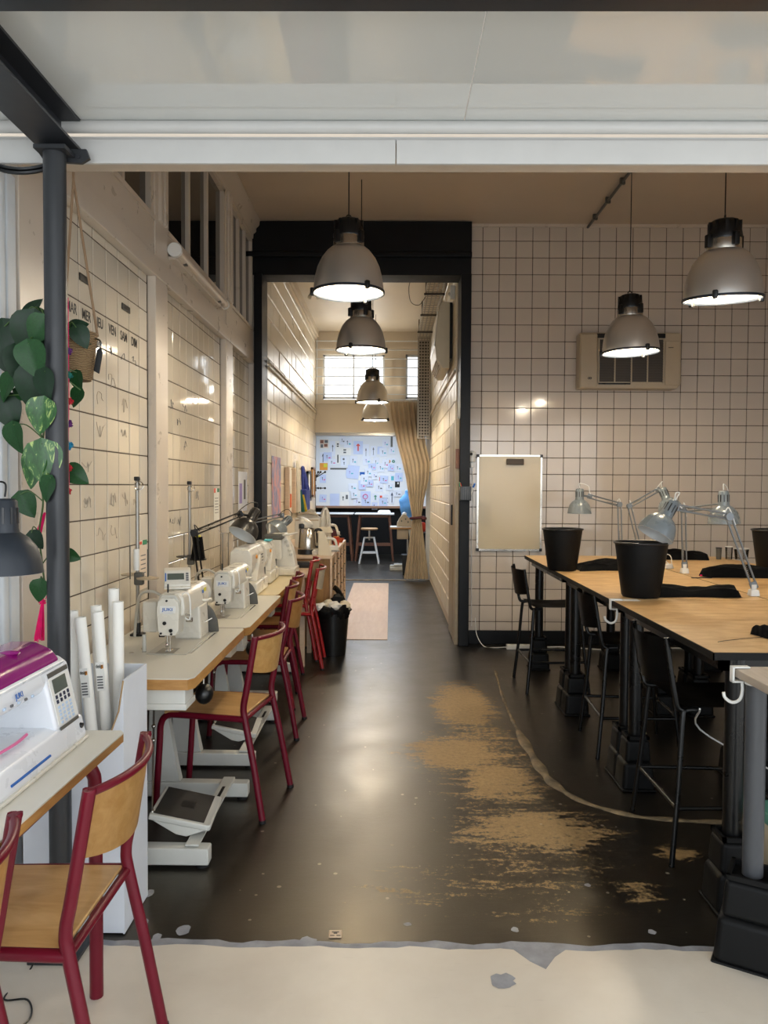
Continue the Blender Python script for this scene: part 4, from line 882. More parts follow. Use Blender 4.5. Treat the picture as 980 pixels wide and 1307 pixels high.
# ================================================================== industrial sewing machines (origin: needle point on the table)
juki = text_mesh('JUKI', 0.020, 'ink_blue', 0.0004, 0.0)
def industrial(label, x, y, panel):
    t = thing('sewing_machine', label, 'sewing machine', (x, y, ZS + 0.0005), 0, 'white industrial sewing machines'); t.scale = (0.95, 1.0, 0.92)
    MB().box(-0.09, 0.088, -0.08, 0.42, 0.0, 0.004, 0.001).build('bed', 'machine_grey', t)
    MB().prism([(-0.065, 0.0), (0.070, 0.0), (0.062, 0.17), (-0.055, 0.17)], 'y', 0.245, 0.40, 0.012, 2).build('pillar', 'machine_white', t)
    MB().prism([(-0.058, 0.165), (0.060, 0.165), (0.064, 0.20), (0.058, 0.255), (0.030, 0.275), (-0.030, 0.275), (-0.058, 0.255)], 'y', -0.02, 0.42, 0.010, 2).build('arm', 'machine_white', t)
    MB().prism([(-0.044, 0.085), (0.044, 0.085), (0.050, 0.24), (0.030, 0.27), (-0.030, 0.27), (-0.050, 0.24)], 'y', -0.050, 0.03, 0.006, 2).build('head', 'machine_grey', t)
    fp = MB().prism([(-0.036, 0.082), (0.030, 0.082), (0.046, 0.105), (0.050, 0.20), (0.044, 0.238), (0.026, 0.255), (-0.026, 0.255), (-0.044, 0.238), (-0.050, 0.20), (-0.044, 0.105)], 'y', -0.060, -0.050, 0.003, 2).build('face_plate', 'machine_white', t)
    for a, b, r in ((-0.004, 0.243, 0.005), (-0.014, 0.140, 0.0085), (0.014, 0.106, 0.0085), (-0.030, 0.093, 0.005), (0.016, 0.090, 0.005)): MB().cyl((a, -0.0645, b), (a, -0.059, b), r, n=12).build('screw_hole', 'black_plastic', fp)
    MB().prism([(-0.034, 0.186), (0.034, 0.186), (0.036, 0.218), (-0.034, 0.220)], 'y', -0.0622, -0.0598).prism([(-0.018, 0.182), (0.020, 0.182), (0.024, 0.187), (-0.022, 0.187)], 'y', -0.0622, -0.0598).build('badge', 'white_plastic', fp)
    link('badge_lettering', juki, fp, (0.0, -0.0630, 0.203), FACE_NEG_Y).scale = (1.25, 1.0, 1.0)
    MB().box(-0.045, -0.020, -0.045, -0.01, 0.072, 0.086, 0.002).box(-0.005, 0.02, -0.03, 0.0, 0.076, 0.086, 0.002).build('head_underside', 'black_plastic', t)
    MB().cyl((0.0, -0.025, 0.004), (0.0, -0.025, 0.09), 0.0035, n=8).cyl((-0.014, -0.022, 0.02), (-0.014, -0.022, 0.085), 0.0055, n=8).box(-0.020, -0.006, -0.036, -0.010, 0.024, 0.042, 0.003).build('presser_bar', 'chrome', t)
    MB().box(-0.018, 0.010, -0.045, 0.005, 0.0045, 0.009, 0.001).box(-0.016, -0.010, -0.03, -0.01, 0.008, 0.03).build('presser_foot', 'chrome', t)
    MB().box(-0.050, 0.028, -0.075, 0.03, 0.0042, 0.0055).build('throat_plate', 'steel_plate', t)
    hw = MB().lathe([(0, 0), (0.050, 0.0), (0.062, 0.012), (0.062, 0.034), (0.048, 0.044), (0, 0.048)], 26, align((0.005, 0.425, 0.205), (0, 1, 0))).build('handwheel', 'machine_grey', t)
    MB().prism([(0.03, 0.004), (0.115, 0.004), (0.108, 0.07), (0.085, 0.12), (0.062, 0.145), (0.045, 0.145)], 'y', 0.408, 0.424, 0.004).build('belt_guard', 'machine_dark', t)
    MB().box(-0.155, -0.085, 0.06, 0.16, 0.07, 0.22, 0.010, 2).build('motor_box', 'machine_white', t)
    MB().tube(smooth_path([(-0.065, 0.08, 0.24), (-0.12, 0.10, 0.262), (-0.19, 0.15, 0.24), (-0.235, 0.22, 0.15), (-0.26, 0.26, 0.01)], 6), 0.007, 8).build('hose', 'machine_grey', t)
    MB().tube(smooth_path([(0.055, 0.02, 0.15), (0.075, 0.02, 0.145), (0.082, 0.01, 0.20), (0.080, 0.0, 0.255), (0.066, 0.0, 0.272), (0.05, 0.0, 0.265), (0.048, 0.0, 0.235)], 6), 0.0035, 8).build('thread_guard', 'white_plastic', t)
    MB().cyl((0.058, 0.03, 0.14), (0.085, 0.03, 0.14), 0.011, n=12).cyl((0.058, 0.015, 0.165), (0.080, 0.015, 0.165), 0.006, n=10).build('tension_dial', 'chrome', t)
    MB().tube([(0.06, 0.30, 0.19), (0.085, 0.30, 0.19), (0.088, 0.36, 0.185)], 0.007, 8).build('reverse_lever', 'machine_white', t)
    MB().tube([(0.062, 0.33, 0.07), (0.10, 0.34, 0.09)], 0.004, 8).build('lift_lever', 'chrome', t)
    MB().box(0.0590, 0.0610, 0.335, 0.375, 0.222, 0.246).build('warning_label', 'sticker_yellow', t); MB().box(0.0605, 0.0615, 0.300, 0.328, 0.222, 0.240).build('label', 'ink_blue', t)
    MB().cyl((-0.01, -0.02, 0.275), (-0.01, -0.02, 0.315), 0.004, n=8).build('thread_pin', 'black_plastic', t)
    MB().box(0.098, 0.105, -0.05, 0.40, 0.0, 0.0015).box(-0.075, -0.073, -0.05, 0.06, 0.0, 0.001).box(0.058, 0.103, -0.052, -0.048, 0.0, 0.001).build('bed_outline', 'chrome', t)
    MB().lathe([(0, 0), (0.010, 0), (0.009, 0.07), (0.006, 0.075), (0, 0.075)], 12, Matrix.Translation((-0.125, 0.0, 0))).build('bobbin_post', 'machine_grey', t)
    for dx, dy in ((-0.165, -0.05), (-0.14, 0.03), (-0.115, -0.03)): MB().cyl((dx, dy, 0), (dx, dy, 0.002), 0.010, n=12).build('bobbin_cap', 'chrome', t)
    kb = MB().tube([(0.195, -0.20, -0.06), (0.195, -0.20, -0.105)], 0.006, 8).build('knee_rod', 'chrome', t)
    MB().ball((0.198, -0.20, -0.142), 0.045, 18, (0.85, 1.0, 1.0)).build('knee_pad', 'black_plastic', t)
    if panel:
        A = Matrix.Translation((-0.012, 0.13, 0.276)) @ Matrix.Rotation(0.30, 4, 'Z') @ Matrix.Rotation(0.0, 4, 'X')
        p = MB().prism([(0.05, 0.0), (-0.05, 0.0), (-0.05, 0.022), (0.0, 0.085), (0.05, 0.095)], 'x', -0.06, 0.06, 0.006, 2, A).build('control_panel', 'machine_white', t)
        MB().box(-0.06, 0.06, -0.068, -0.0505, 0.0, 0.014, 0.004, m=A).build('panel_tray', 'machine_white', t)
        # sloped front carries display and buttons
        B = A @ Matrix.Translation((0.0, -0.0255, 0.0535)) @ Matrix.Rotation(math.atan2(0.063, 0.05), 4, 'X')
        MB().box(-0.045, 0.03, -0.012, 0.022, -0.001, 0.0015, m=B).build('display', 'lcd', p)
        for i in range(4): MB().box(0.038, 0.05, 0.016 - i * 0.012, 0.024 - i * 0.012, -0.001, 0.002, m=B).build('button', 'ink_grey', p)
        MB().box(-0.055, -0.05, -0.02, 0.025, -0.001, 0.002, m=B).build('strip', 'ink_blue', p)
    return t
industrial('white industrial sewing machine with tilted control panel, beside the thread stand', -0.935, 3.27, True)
industrial('white industrial sewing machine without control panel, beside the black lamp', -0.895, 4.14, False)

# thread stands
def thread_stand(label, x, y, top, cone=None, disc_z=0.27):
    t = thing('thread_stand', label, 'thread stand', (x, y, ZS + 0.0005), 0, 'thread stands on the sewing tables')
    MB().box(-0.03, 0.03, -0.03, 0.03, 0, 0.012, 0.004).cyl((0, 0, 0.01), (0, 0, 0.06), 0.014, n=12).build('foot', 'black_plastic', t)
    MB().cyl((0, 0, 0.02), (0, 0, top), 0.0085, n=10).build('pole', 'steel_plate', t)
    MB().box(-0.012, 0.012, -0.012, 0.012, top - 0.005, top + 0.015, 0.003).build('pole_cap', 'black_plastic', t)
    MB().torus((0.012, -0.012, top - 0.028), 0.020, 0.0025, (0.3, -1, 0.1), 18, 5).tube([(0, 0, top - 0.01), (0.03, -0.02, top - 0.028)], 0.002, 5).build('thread_ring', 'chrome', t)
    MB().lathe([(0, 0), (0.05, 0.0), (0.052, 0.006), (0.03, 0.010), (0, 0.010)], 22, Matrix.Translation((0.055, -0.02, disc_z))).lathe([(0, 0), (0.05, 0.0), (0.052, 0.006), (0.03, 0.010), (0, 0.010)], 22, Matrix.Translation((-0.035, 0.03, disc_z + 0.012))).build('spool_disc', 'ac_beige' if cone is None else 'black_plastic', t)
    MB().box(-0.012, 0.03, -0.02, 0.012, disc_z - 0.03, disc_z + 0.03, 0.005).build('disc_clamp', 'machine_dark', t)
    MB().cyl((-0.025, -0.03, disc_z), (-0.025, -0.03, disc_z + 0.16), 0.003, n=6).cyl((0.055, -0.02, disc_z), (0.055, -0.02, disc_z + 0.14), 0.003, n=6).build('spool_pin', 'machine_dark', t)
    if cone is None: MB().cyl((0.0, -0.014, disc_z + 0.04), (0.0, -0.014, disc_z + 0.14), 0.014, n=12).build('spool_sleeve', 'white_plastic', t)
    else:
        c = thing('thread_cone', 'black thread cone with yellow tip standing on the thread stand disc', 'thread cone', (x + 0.055, y - 0.02, ZS + disc_z + 0.012))
        MB().lathe([(0, 0), (0.042, 0.0), (0.040, 0.01), (0.026, 0.125), (0.0, 0.125)], 20).build('thread', 'black_cloth', c)
        MB().cyl((0, 0, 0.124), (0, 0, 0.135), 0.016, n=12).build('cone_tip', 'sticker_yellow', c)
    return t
thread_stand('tall thread stand with pale discs at the tiled wall by the control panel machine', -1.19, 3.60, 0.735)
thread_stand('tall thread stand carrying the black thread cone', -1.19, 4.54, 0.72, True)
st3 = thing('thread_stand', 'slim telescopic double thread stand between post and domestic machine', 'thread stand', (-1.14, 5.30, ZS + 0.0005), 0, 'thread stands on the sewing tables')
MB().box(-0.05, 0.05, -0.03, 0.03, 0, 0.03, 0.005).build('foot', 'machine_white', st3)
for dx in (-0.02, 0.02): MB().cyl((dx, 0, 0.03), (dx, 0, 0.38), 0.004, n=8).build('rod', 'steel_plate', st3)
MB().tube([(-0.05, 0, 0.40), (-0.02, 0, 0.38), (0.02, 0, 0.38), (0.05, 0, 0.40)], 0.003, 6).build('thread_ring', 'chrome', st3)
sp = thing('thread_spool', 'white spool with red top behind the first industrial machine', 'spool', (-1.08, 4.05, ZS + 0.0005))
MB().lathe([(0, 0), (0.022, 0), (0.020, 0.12), (0, 0.12)], 14).build('thread', 'white_cloth', sp); MB().cyl((0, 0, 0.12), (0, 0, 0.134), 0.023, n=14).build('spool_top', 'cup_red', sp)

# ================================================================== domestic machines
def domestic(name, label, x, y, ln=0.42, h=0.30, mat='machine_white', lcd=True, front_wedge=True, stitch=True):
    t = thing(name, label, 'sewing machine', (x, y, ZS + 0.0005))       # origin: front near corner, arm along +Y, operator at +X
    d = 0.19
    MB().box(-d, 0, 0.0, ln, 0.006, 0.085, 0.008, 2).build('base', mat, t)
    MB().prism([(-d + 0.01, 0.08), (-0.012, 0.08), (-0.03, h - 0.06), (-0.05, h - 0.012), (-0.08, h), (-d + 0.05, h), (-d + 0.015, h - 0.03)], 'y', ln * 0.66, ln - 0.01, 0.007, 2).build('pillar', mat, t)
    MB().prism([(-d + 0.012, h - 0.115), (-0.03, h - 0.115), (-0.028, h - 0.05), (-0.05, h - 0.012), (-0.08, h), (-d + 0.05, h), (-d + 0.015, h - 0.03)], 'y', 0.02, ln - 0.02, 0.007, 2).build('arm', mat, t)
    hd = MB().prism([(-d + 0.02, 0.135), (-0.05, 0.135), (-0.028, 0.17), (-0.028, h - 0.05), (-0.05, h - 0.015), (-d + 0.05, h - 0.005), (-d + 0.018, h - 0.03)], 'y', 0.0, 0.13, 0.009, 2).build('head', mat, t)
    MB().box(-0.125, -0.120, -0.003, 0.003, 0.17, 0.22).build('face_slot', 'machine_dark', hd)
    MB().cyl((-0.10, 0.06, 0.086), (-0.10, 0.06, 0.15), 0.005, n=8).box(-0.115, -0.085, 0.04, 0.08, 0.086, 0.091).build('presser_foot', 'chrome', t)
    MB().prism([(ln * 0.26, 0.086), (ln * 0.76, 0.086), (ln * 0.66, h - 0.075), (ln * 0.60, h - 0.065)], 'x', -0.075, -0.018, 0.004).build('gusset', mat, t)
    MB().lathe([(0, 0), (0.040, 0), (0.044, 0.006), (0.044, 0.02), (0, 0.024)], 22, align((-0.09, ln - 0.012, h - 0.08), (0, 1, 0))).build('handwheel', 'machine_grey', t)
    MB().cyl((-0.032, 0.15, h - 0.07), (-0.020, 0.15, h - 0.07), 0.012, n=14).build('dial', 'ink_orange', t)
    if stitch:
        for i in range(7): MB().box(-0.027 + 0.0, -0.0225, ln * 0.70, ln * 0.86, 0.115 + i * 0.021, 0.122 + i * 0.021, m=Matrix.Rotation(0.0, 4, 'Y')).build('stitch_mark', 'ink_grey', t)
    if lcd: MB().box(-0.021, -0.012, ln * 0.88, ln * 0.94, 0.10, 0.15, 0.002).build('side_port', 'machine_dark', t)
    MB().tube([(-0.14, 0.10, h), (-0.14, 0.10, h + 0.045)], 0.003, 6).build('spool_pin', 'white_plastic', t)
    for yy in (0.04, ln - 0.04):
        for xx in (-d + 0.03, -0.03): MB().cyl((xx, yy, 0), (xx, yy, 0.008), 0.012, n=10).build('foot', 'rubber', t)
    return t
domestic('sewing_machine', 'white domestic sewing machine nearest the black lamp head', -0.85, 4.87, 0.46, 0.315)
dm2 = domestic('sewing_machine', 'white domestic sewing machine with blue display behind the first one', -0.86, 5.52, 0.40, 0.30, stitch=False)
MB().box(-0.085, -0.03, 0.20, 0.29, 0.296, 0.308, 0.003).build('display', 'ink_teal', dm2)
# overlock machine
ov = thing('overlock_machine', 'grey and white overlock machine with looper door, before the kettle', 'sewing machine', (-0.75, 6.02, ZS + 0.0005))
MB().box(-0.26, 0.0, 0.0, 0.30, 0.004, 0.06, 0.008, 2).build('base', 'machine_white', ov)
MB().box(-0.24, -0.11, 0.03, 0.14, 0.125, 0.285, 0.010, 2).build('head', 'machine_white', ov); MB().box(-0.245, -0.10, 0.025, 0.16, 0.285, 0.325, 0.008, 2).build('head_cover', 'machine_dark', ov)
MB().prism([(-0.20, 0.05), (-0.005, 0.05), (-0.03, 0.18), (-0.09, 0.33), (-0.20, 0.33)], 'y', 0.14, 0.28, 0.012, 2).build('body', 'machine_white', ov)
for dx in (-0.185, -0.165): MB().cyl((dx, 0.06, 0.07), (dx, 0.06, 0.13), 0.005, n=8).build('needle_bar', 'chrome', ov)
MB().box(-0.215, -0.135, 0.03, 0.10, 0.062, 0.068).build('throat_plate', 'steel_plate', ov)
for k in range(4): MB().lathe([(0, 0), (0.012, 0), (0.012, 0.012), (0, 0.014)], 12, align((-0.05 - 0.012 * k, 0.14, 0.16 + 0.035 * k), (0.5, -1, 0))).build('tension_dial', 'machine_grey', ov)
MB().tube([(-0.11, 0.05, 0.315), (0.02, 0.05, 0.34)], 0.008, 8).build('lever', 'machine_white', ov); MB().cyl((-0.23, 0.2, 0.33), (-0.23, 0.2, 0.40), 0.009, n=8).build('thread_post', 'machine_white', ov)

# lid machine on the school table (front face X = -0.85)
zm = ZS
mg = thing('sewing_machine', 'white computerised sewing machine with magenta lid and grey display', 'sewing machine', (-0.86, 1.80, zm + 0.0005)); 
mg.scale = (1, 1, 0.90)
def MG(mb, n, m, p=None, **k): return mb.build(n, m, p or mg, **k)
MG(MB().prism([(-0.20, 0.0), (0.005, 0.0), (0.012, 0.02), (0.0, 0.075), (-0.03, 0.088), (-0.20, 0.088)], 'y', -0.30, 0.325, 0.006, 2), 'base', 'machine_cool')
MG(MB().prism([(-0.205, 0.0), (0.016, 0.0), (0.016, 0.010), (-0.205, 0.010)], 'y', -0.31, 0.33, 0.003, 2), 'foot_rim', 'machine_white')
MG(MB().prism([(-0.19, 0.08), (0.0, 0.075), (-0.035, 0.245), (-0.06, 0.265), (-0.19, 0.265)], 'y', 0.165, 0.315, 0.010, 2), 'pillar', 'machine_cool')
MG(MB().prism([(-0.19, 0.185), (-0.045, 0.185), (-0.030, 0.215), (-0.038, 0.250), (-0.06, 0.265), (-0.19, 0.265)], 'y', -0.28, 0.30, 0.010, 2), 'arm', 'machine_cool')
MG(MB().prism([(-0.18, 0.12), (-0.05, 0.12), (-0.016, 0.15), (-0.016, 0.23), (-0.05, 0.265), (-0.18, 0.265)], 'y', -0.30, -0.13, 0.016, 3), 'head', 'machine_cool')
lid = MG(MB().prism([(-0.20, 0.258), (-0.045, 0.248), (-0.032, 0.262), (-0.055, 0.295), (-0.10, 0.318), (-0.17, 0.318), (-0.20, 0.295)], 'y', -0.27, 0.265, 0.012, 3), 'lid', 'magenta_lid')
MG(MB().prism([(-0.205, 0.252), (-0.04, 0.240), (-0.026, 0.256), (-0.05, 0.268), (-0.205, 0.268)], 'y', -0.30, 0.285, 0.008, 2), 'lid_rim', 'machine_cool')
MG(MB().ball((-0.10, 0.12, 0.316), 0.02, 12, (1.4, 1.0, 0.4)), 'lid_grip', 'magenta_lid', lid)
# control face: plane through (0,.075) and (-.035,.245)
fa = math.atan2(0.035, 0.17); FC = Matrix.Translation((-0.002, 0.24, 0.08)) @ Matrix.Rotation(-fa, 4, 'Y')          # local x out, y along, z up the face
MG(MB().box(0.0, 0.003, -0.060, 0.060, 0.148, 0.162, 0.001, m=FC), 'face_stripe', 'machine_dark'); MG(MB().box(0.0, 0.003, -0.055, 0.058, -0.008, 0.002, 0.001, m=FC), 'face_stripe', 'machine_dark')
MG(MB().box(-0.001, 0.0022, -0.060, 0.060, 0.005, 0.145, 0.001, m=FC), 'control_face', 'white_plastic')
MG(MB().box(0.0022, 0.004, -0.045, 0.035, 0.098, 0.140, 0.001, m=FC), 'display', 'lcd')
for r in range(2):
    for c in range(4): MG(MB().box(0.0022, 0.0045, -0.045 + c * 0.023, -0.034 + c * 0.023, 0.068 + r * 0.014, 0.079 + r * 0.014, 0.001, m=FC), 'key', 'keypad')
for r in range(5):
    for c in range(4): MG(MB().box(0.0022, 0.004, -0.045 + c * 0.023, -0.032 + c * 0.023, 0.009 + r * 0.011, 0.017 + r * 0.011, 0.001, m=FC), 'key', 'button_blue')
o = link('brand_lettering', juki, mg, (-0.0275, 0.02, 0.226), (math.radians(78), 0, PI / 2)); o.scale = (1.0, 1.0, 1.0)
for k in range(5): MG(MB().box(-0.033, -0.0285, -0.05 + k * 0.035, -0.04 + k * 0.035, 0.206 - 0.002 * k, 0.213 - 0.002 * k, 0.001), 'function_mark', 'ink_grey' if k % 2 else 'button_blue')
MG(MB().box(0.004, 0.0128, -0.10, 0.10, 0.030, 0.036, 0.001), 'scale_strip', 'ink_blue')
MG(MB().cyl((0.002, 0.30, 0.05), (0.0115, 0.30, 0.048), 0.008, n=12), 'port', 'black_plastic')
tag(MB().tube(smooth_path([(-0.93, 1.62, zm + 0.091), (-0.90, 1.70, zm + 0.093), (-0.89, 1.80, zm + 0.0925), (-0.895, 1.87, zm + 0.093)], 5), 0.004, 6).build('ribbon', 'ink_pink'), 'short pink ribbon lying on the bed of the magenta-lid machine', 'ribbon')

# lamps at the left
desk_lamp('black architect lamp clamped behind the industrial machines, shade over domestic machines', (-1.08, 4.42, ZS), (-1.115, 4.36, 1.20), (-0.975, 4.98, 1.285), (-0.885, 5.08, 1.315), (-0.34, -0.42, -0.72), 'shade_black', 'black_tube', 'black_plastic', 0.098, 'black_plastic')
desk_lamp('grey architect lamp reaching over the domestic machines from the wall side', (-1.13, 6.30, ZS), (-1.12, 6.20, 1.18), (-0.905, 6.40, 1.225), (-0.835, 6.42, 1.205), (-0.62, -0.55, -0.60), cable='black_plastic')
desk_lamp('dark graphite architect lamp hanging over the magenta-lid machine', (-1.21, 1.75, ZS), (-1.45, 1.60, 1.22), (-1.13, 2.05, 1.40), (-1.043, 2.07, 1.432), dn, 'graphite', 'graphite', 'black_plastic', 0.096, 'black_plastic')

# ================================================================== box of rolls
bx = thing('cardboard_box', 'tall white cardboard box holding white paper rolls', 'box', (-1.025, 2.575, 0.004))
h = 0.835
MB().box(-0.165, -0.160, -0.12, 0.12, 0, h - 0.02).box(0.160, 0.165, -0.12, 0.12, 0, h).box(-0.1599, 0.1599, 0.115, 0.12, 0, h).box(-0.1599, 0.1599, -0.12, -0.115, 0.004, h - 0.19).box(-0.1599, 0.1599, -0.1149, 0.1149, 0, 0.004).build('body', 'carton_white', bx)
MB().prism([(0.1599, h), (0.1599, h - 0.1905), (0.115, h - 0.1905), (0.145, h - 0.10)], 'y', -0.12, -0.115).build('torn_front', 'carton_white', bx)
MB().tube([(0.165, -0.121, h), (0.150, -0.121, h - 0.10), (0.115, -0.121, h - 0.195), (0.06, -0.121, h - 0.185), (0.0, -0.121, h - 0.19)], 0.003, 5).build('torn_edge', 'carton_brown', bx)
dsg = text_mesh('design', 0.017, 'ink_black', 0.0003)
rolls = [(-0.025, -0.05, -0.03, 1.045, 0.0180, 0), (0.020, -0.094, -0.095, 1.035, 0.0180, 1), (0.062, -0.054, -0.065, 1.045, 0.0180, 1), (0.100, 0.02, 0.0, 1.065, 0.0185, 0), (0.035, 0.0, -0.04, 1.055, 0.0180, 0), (-0.10, 0.06, 0.02, 1.04, 0.018, 0), (0.062, 0.085, 0.0, 1.10, 0.018, 0)]
for i, (x, y, lean, L_, r, lb) in enumerate(rolls):
    t = thing('paper_roll', ('plain white paper roll beside the steel post in the cardboard box', 'leaning labelled paper roll in the middle of the cardboard box', 'labelled paper roll leaning beside the straight plain roll', 'straight plain paper roll at the sewing table side of the box', 'plain paper roll wedged behind the two labelled rolls', 'plain paper roll in the wall-side corner of the box', 'tallest plain paper roll at the back of the box')[i], 'paper roll', (-1.025 + x - lean * 1.0, 2.575 + y, 0.0085), 0, 'paper rolls in the cardboard box')
    A = align((0, 0, 0), (lean, 0, 1))
    MB().lathe([(r * 0.5, 0.004), (r, 0.0), (r, L_), (r * 0.78, L_), (r * 0.76, L_ - 0.05), (0, L_ - 0.05)], 20, A).build('sheet', 'paper_white', t)
    if lb:
        Bm = A @ Matrix.Translation((0, -r - 0.0006, L_ - 0.20))
        q = MB().box(-0.013, 0.013, -0.0004, 0.004, -0.06, 0.035, m=Bm).build('label_sticker', 'white_plastic', t)
        o = link('label_print', dsg, q, (0, 0, 0)); o.matrix_local = Bm @ Matrix.Translation((-0.0, -0.0012, 0.022)) @ Euler(FACE_NEG_Y).to_matrix().to_4x4() @ Matrix.Diagonal((0.55, 1.0, 1, 1))
        MB().box(0.004, 0.012, -0.0010, 0, 0.014, 0.026, m=Bm).build('label_dot', 'ink_orange', q)
        for k in range(5): MB().box(-0.011, 0.008, -0.0010, 0, -0.052 + k * 0.009, -0.047 + k * 0.009, m=Bm).build('label_line', 'ink_grey', q)

# floor bits at the left
tag(MB().tube(smooth_path([at_z(70, 1150, 0.3) * 1.0, at_z(40, 1235, 0.008), at_z(5, 1274, 0.008), at_z(35, 1276, 0.008), at_z(38, 1300, 0.008), at_z(5, 1325, 0.008)], 7), 0.0028, 6).build('power_cable', 'black_plastic'), 'thin black cable looping on the cream floor under the school chair', 'cable')
p = at_z(428, 1193, 0); tg = thing('wooden_tag', 'small square wooden tag with black print lying on the black floor', 'tag', (p.x, p.y, 0.0005), 0.03)
MB().box(-0.021, 0.021, -0.021, 0.021, 0, 0.004, 0.003, 2).build('plate', 'birch_top', tg)
MB().box(-0.012, 0.012, 0.006, 0.010, 0.004, 0.0044).box(-0.006, 0.006, -0.002, 0.004, 0.004, 0.0044).box(-0.017, -0.003, -0.014, -0.010, 0.004, 0.0044).box(0.004, 0.017, -0.014, -0.010, 0.004, 0.0044).build('print', 'ink_black', tg)
tag(MB().prism([(-0.008, -0.012), (0.004, -0.015), (0.009, 0.004), (0.002, 0.014), (-0.006, 0.006)], 'z', 0.0004, 0.0012).build('fabric_scrap', 'ink_teal', None, at_z(646, 1209, 0)), 'tiny teal scrap on the black floor near the grey edge', 'scrap')

# ================================================================== hanging plant, garland
bk = thing('hanging_planter', 'woven basket planter hanging on jute ropes beside the steel post', 'planter', (-1.045, 2.545, 1.815))
MB().lathe([(0, 0), (0.050, 0.0), (0.056, 0.01), (0.072, 0.155), (0.068, 0.158), (0.054, 0.02), (0, 0.015)], 28).build('basket', 'basket_weave', bk)
MB().cyl((0, 0, 0.14), (0, 0, 0.146), 0.066, n=20).build('soil', 'walnut_leg', bk)
for a in (0.4, 2.5, 4.6): MB().tube([(0.071 * math.cos(a), 0.071 * math.sin(a), 0.15), (0.0, 0.0, 0.655), (0, 0, 0.68)], 0.0045, 6).build('rope', 'rope_jute', bk)
cm = thing('beaded_charm', 'dark beaded charm hanging from the basket rim', 'charm', (-0.965, 2.53, 1.845))
MB().prism([(-0.012, 0.0), (0.006, -0.01), (0.018, 0.06), (0.012, 0.075), (0.0, 0.07)], 'y', -0.004, 0.004, 0.002).build('pendant', 'ink_black', cm)
MB().tube(smooth_path([(0.006, 0, 0.075), (0.014, -0.002, 0.085), (0.008, 0, 0.10), (-0.008, 0, 0.105)], 4), 0.003, 6).build('loop', 'chrome', cm)
# leaves: pothos
def leaf_mesh(mat, fold=0.25, droop=0.35):
    mb = MB()
    def f(u, v):                                   # u along, v across; heart outline, tip at u=1
        a = (v - 0.5) * 2
        w = 0.42 * (math.sin(PI * min(1, u ** 0.62)) ** 0.8) * (1.0 if u > 0.02 else 0.3)
        back = -0.10 * (1 - u) ** 3 * abs(a) ** 1.2
        return (a * w, u + back, fold * abs(a) * w - droop * u * u * 0.5 + 0.02 * math.sin(7 * u) * a)
    mb.grid(f, 10, 8); return mb.mesh('leaf', mat, angle=80)
LM = [leaf_mesh('leaf_green'), leaf_mesh('leaf_dark', 0.15, 0.5), leaf_mesh('leaf_variegated', 0.2, 0.3)]
pl = thing('pothos_plant', 'trailing green pothos with variegated leaves growing from the basket', 'plant', (-1.045, 2.545, 1.965))
rp = random.Random(5); LO = Vector(pl.location)
leaves = [  # px, py of leaf middle, length px, screen angle of the tip (deg, 0 = right, 90 = down), depth, kind
    (18, 450, 78, 70, 2.42, 1), (38, 430, 62, 100, 2.36, 1), (50, 408, 40, 20, 2.40, 0), (40, 392, 34, -60, 2.44, 1), (48, 422, 40, 120, 2.34, 0), (33, 470, 60, 80, 2.40, 1), (42, 460, 48, 75, 2.315, 0),
    (45, 500, 66, 95, 2.36, 1), (56, 495, 46, 95, 2.315, 1), (8, 495, 38, 120, 2.40, 0), (10, 526, 46, 70, 2.42, 1), (26, 500, 26, 200, 2.42, 0), (52, 532, 46, 100, 2.315, 2), (20, 560, 40, 80, 2.42, 0), (42, 600, 50, 110, 2.34, 2),
    (56, 592, 56, 85, 2.315, 2), (60, 625, 34, 110, 2.315, 0), (34, 645, 36, 60, 2.38, 0), (46, 690, 26, 60, 2.38, 1), (50, 755, 30, 100, 2.35, 0), (98, 607, 34, 30, 2.44, 0), (92, 710, 22, 20, 2.44, 0), (100, 415, 24, -20, 2.50, 1), (98, 432, 34, 10, 2.50, 1), (99, 488, 28, 85, 2.46, 0), (97, 508, 26, 120, 2.46, 0), (104, 430, 30, 60, 2.47, 1)]
lo_pts = []
for px, py, ln, ang, dp, kind in leaves:
    c = at_y(px, py, dp); s = ln * dp / FPX; a = math.radians(ang)
    tip = Vector((math.cos(a), 0, -math.sin(a))); nrm = Vector((rp.uniform(-.5, .5), -1, rp.uniform(0.1, 0.7))).normalized()
    nrm = (nrm - tip * nrm.dot(tip)).normalized(); x = tip.cross(nrm)
    m = Matrix((x, tip, nrm)).transposed().to_4x4(); m.translation = c - tip * s * 0.5 - LO
    o = link('leaf', LM[kind], pl); o.matrix_local = m @ Matrix.Scale(s, 4); lo_pts.append(c - tip * s * 0.45)
vine = [(-1.045, 2.50, 1.97)] + [at_y(x, y, 2.40) for x, y in ((52, 400), (50, 440), (55, 480), (58, 520), (55, 560), (50, 600), (55, 640), (50, 680), (54, 720), (57, 745))]
MB().tube([Vector(q) - LO for q in smooth_path(vine, 6)], 0.0032, 6).build('vine', 'stem_green', pl)
for i, q in enumerate(lo_pts):
    tgt = min((Vector(v) for v in vine), key=lambda v: (v - q).length)
    MB().tube([q - LO for q in smooth_path([tgt, tgt.lerp(q, 0.5) + Vector((0, -0.01, 0.02)), q], 5)], 0.002, 5).build('stem', 'stem_green', pl)
ga = thing('pompom_garland', 'garland of coloured pompoms with pink tassels hanging behind the post', 'garland', (-1.0, 2.42, 1.9)); LO = -Vector(ga.location)
gp = [at_y(x, y, 2.42) for x, y in ((87, 380), (87.5, 448), (88, 512), (87.5, 568), (88, 628), (84, 680), (76, 720), (58, 765))]
MB().tube(smooth_path(gp, 5), 0.0012, 5).build('string', 'pink_thread', ga, LO)
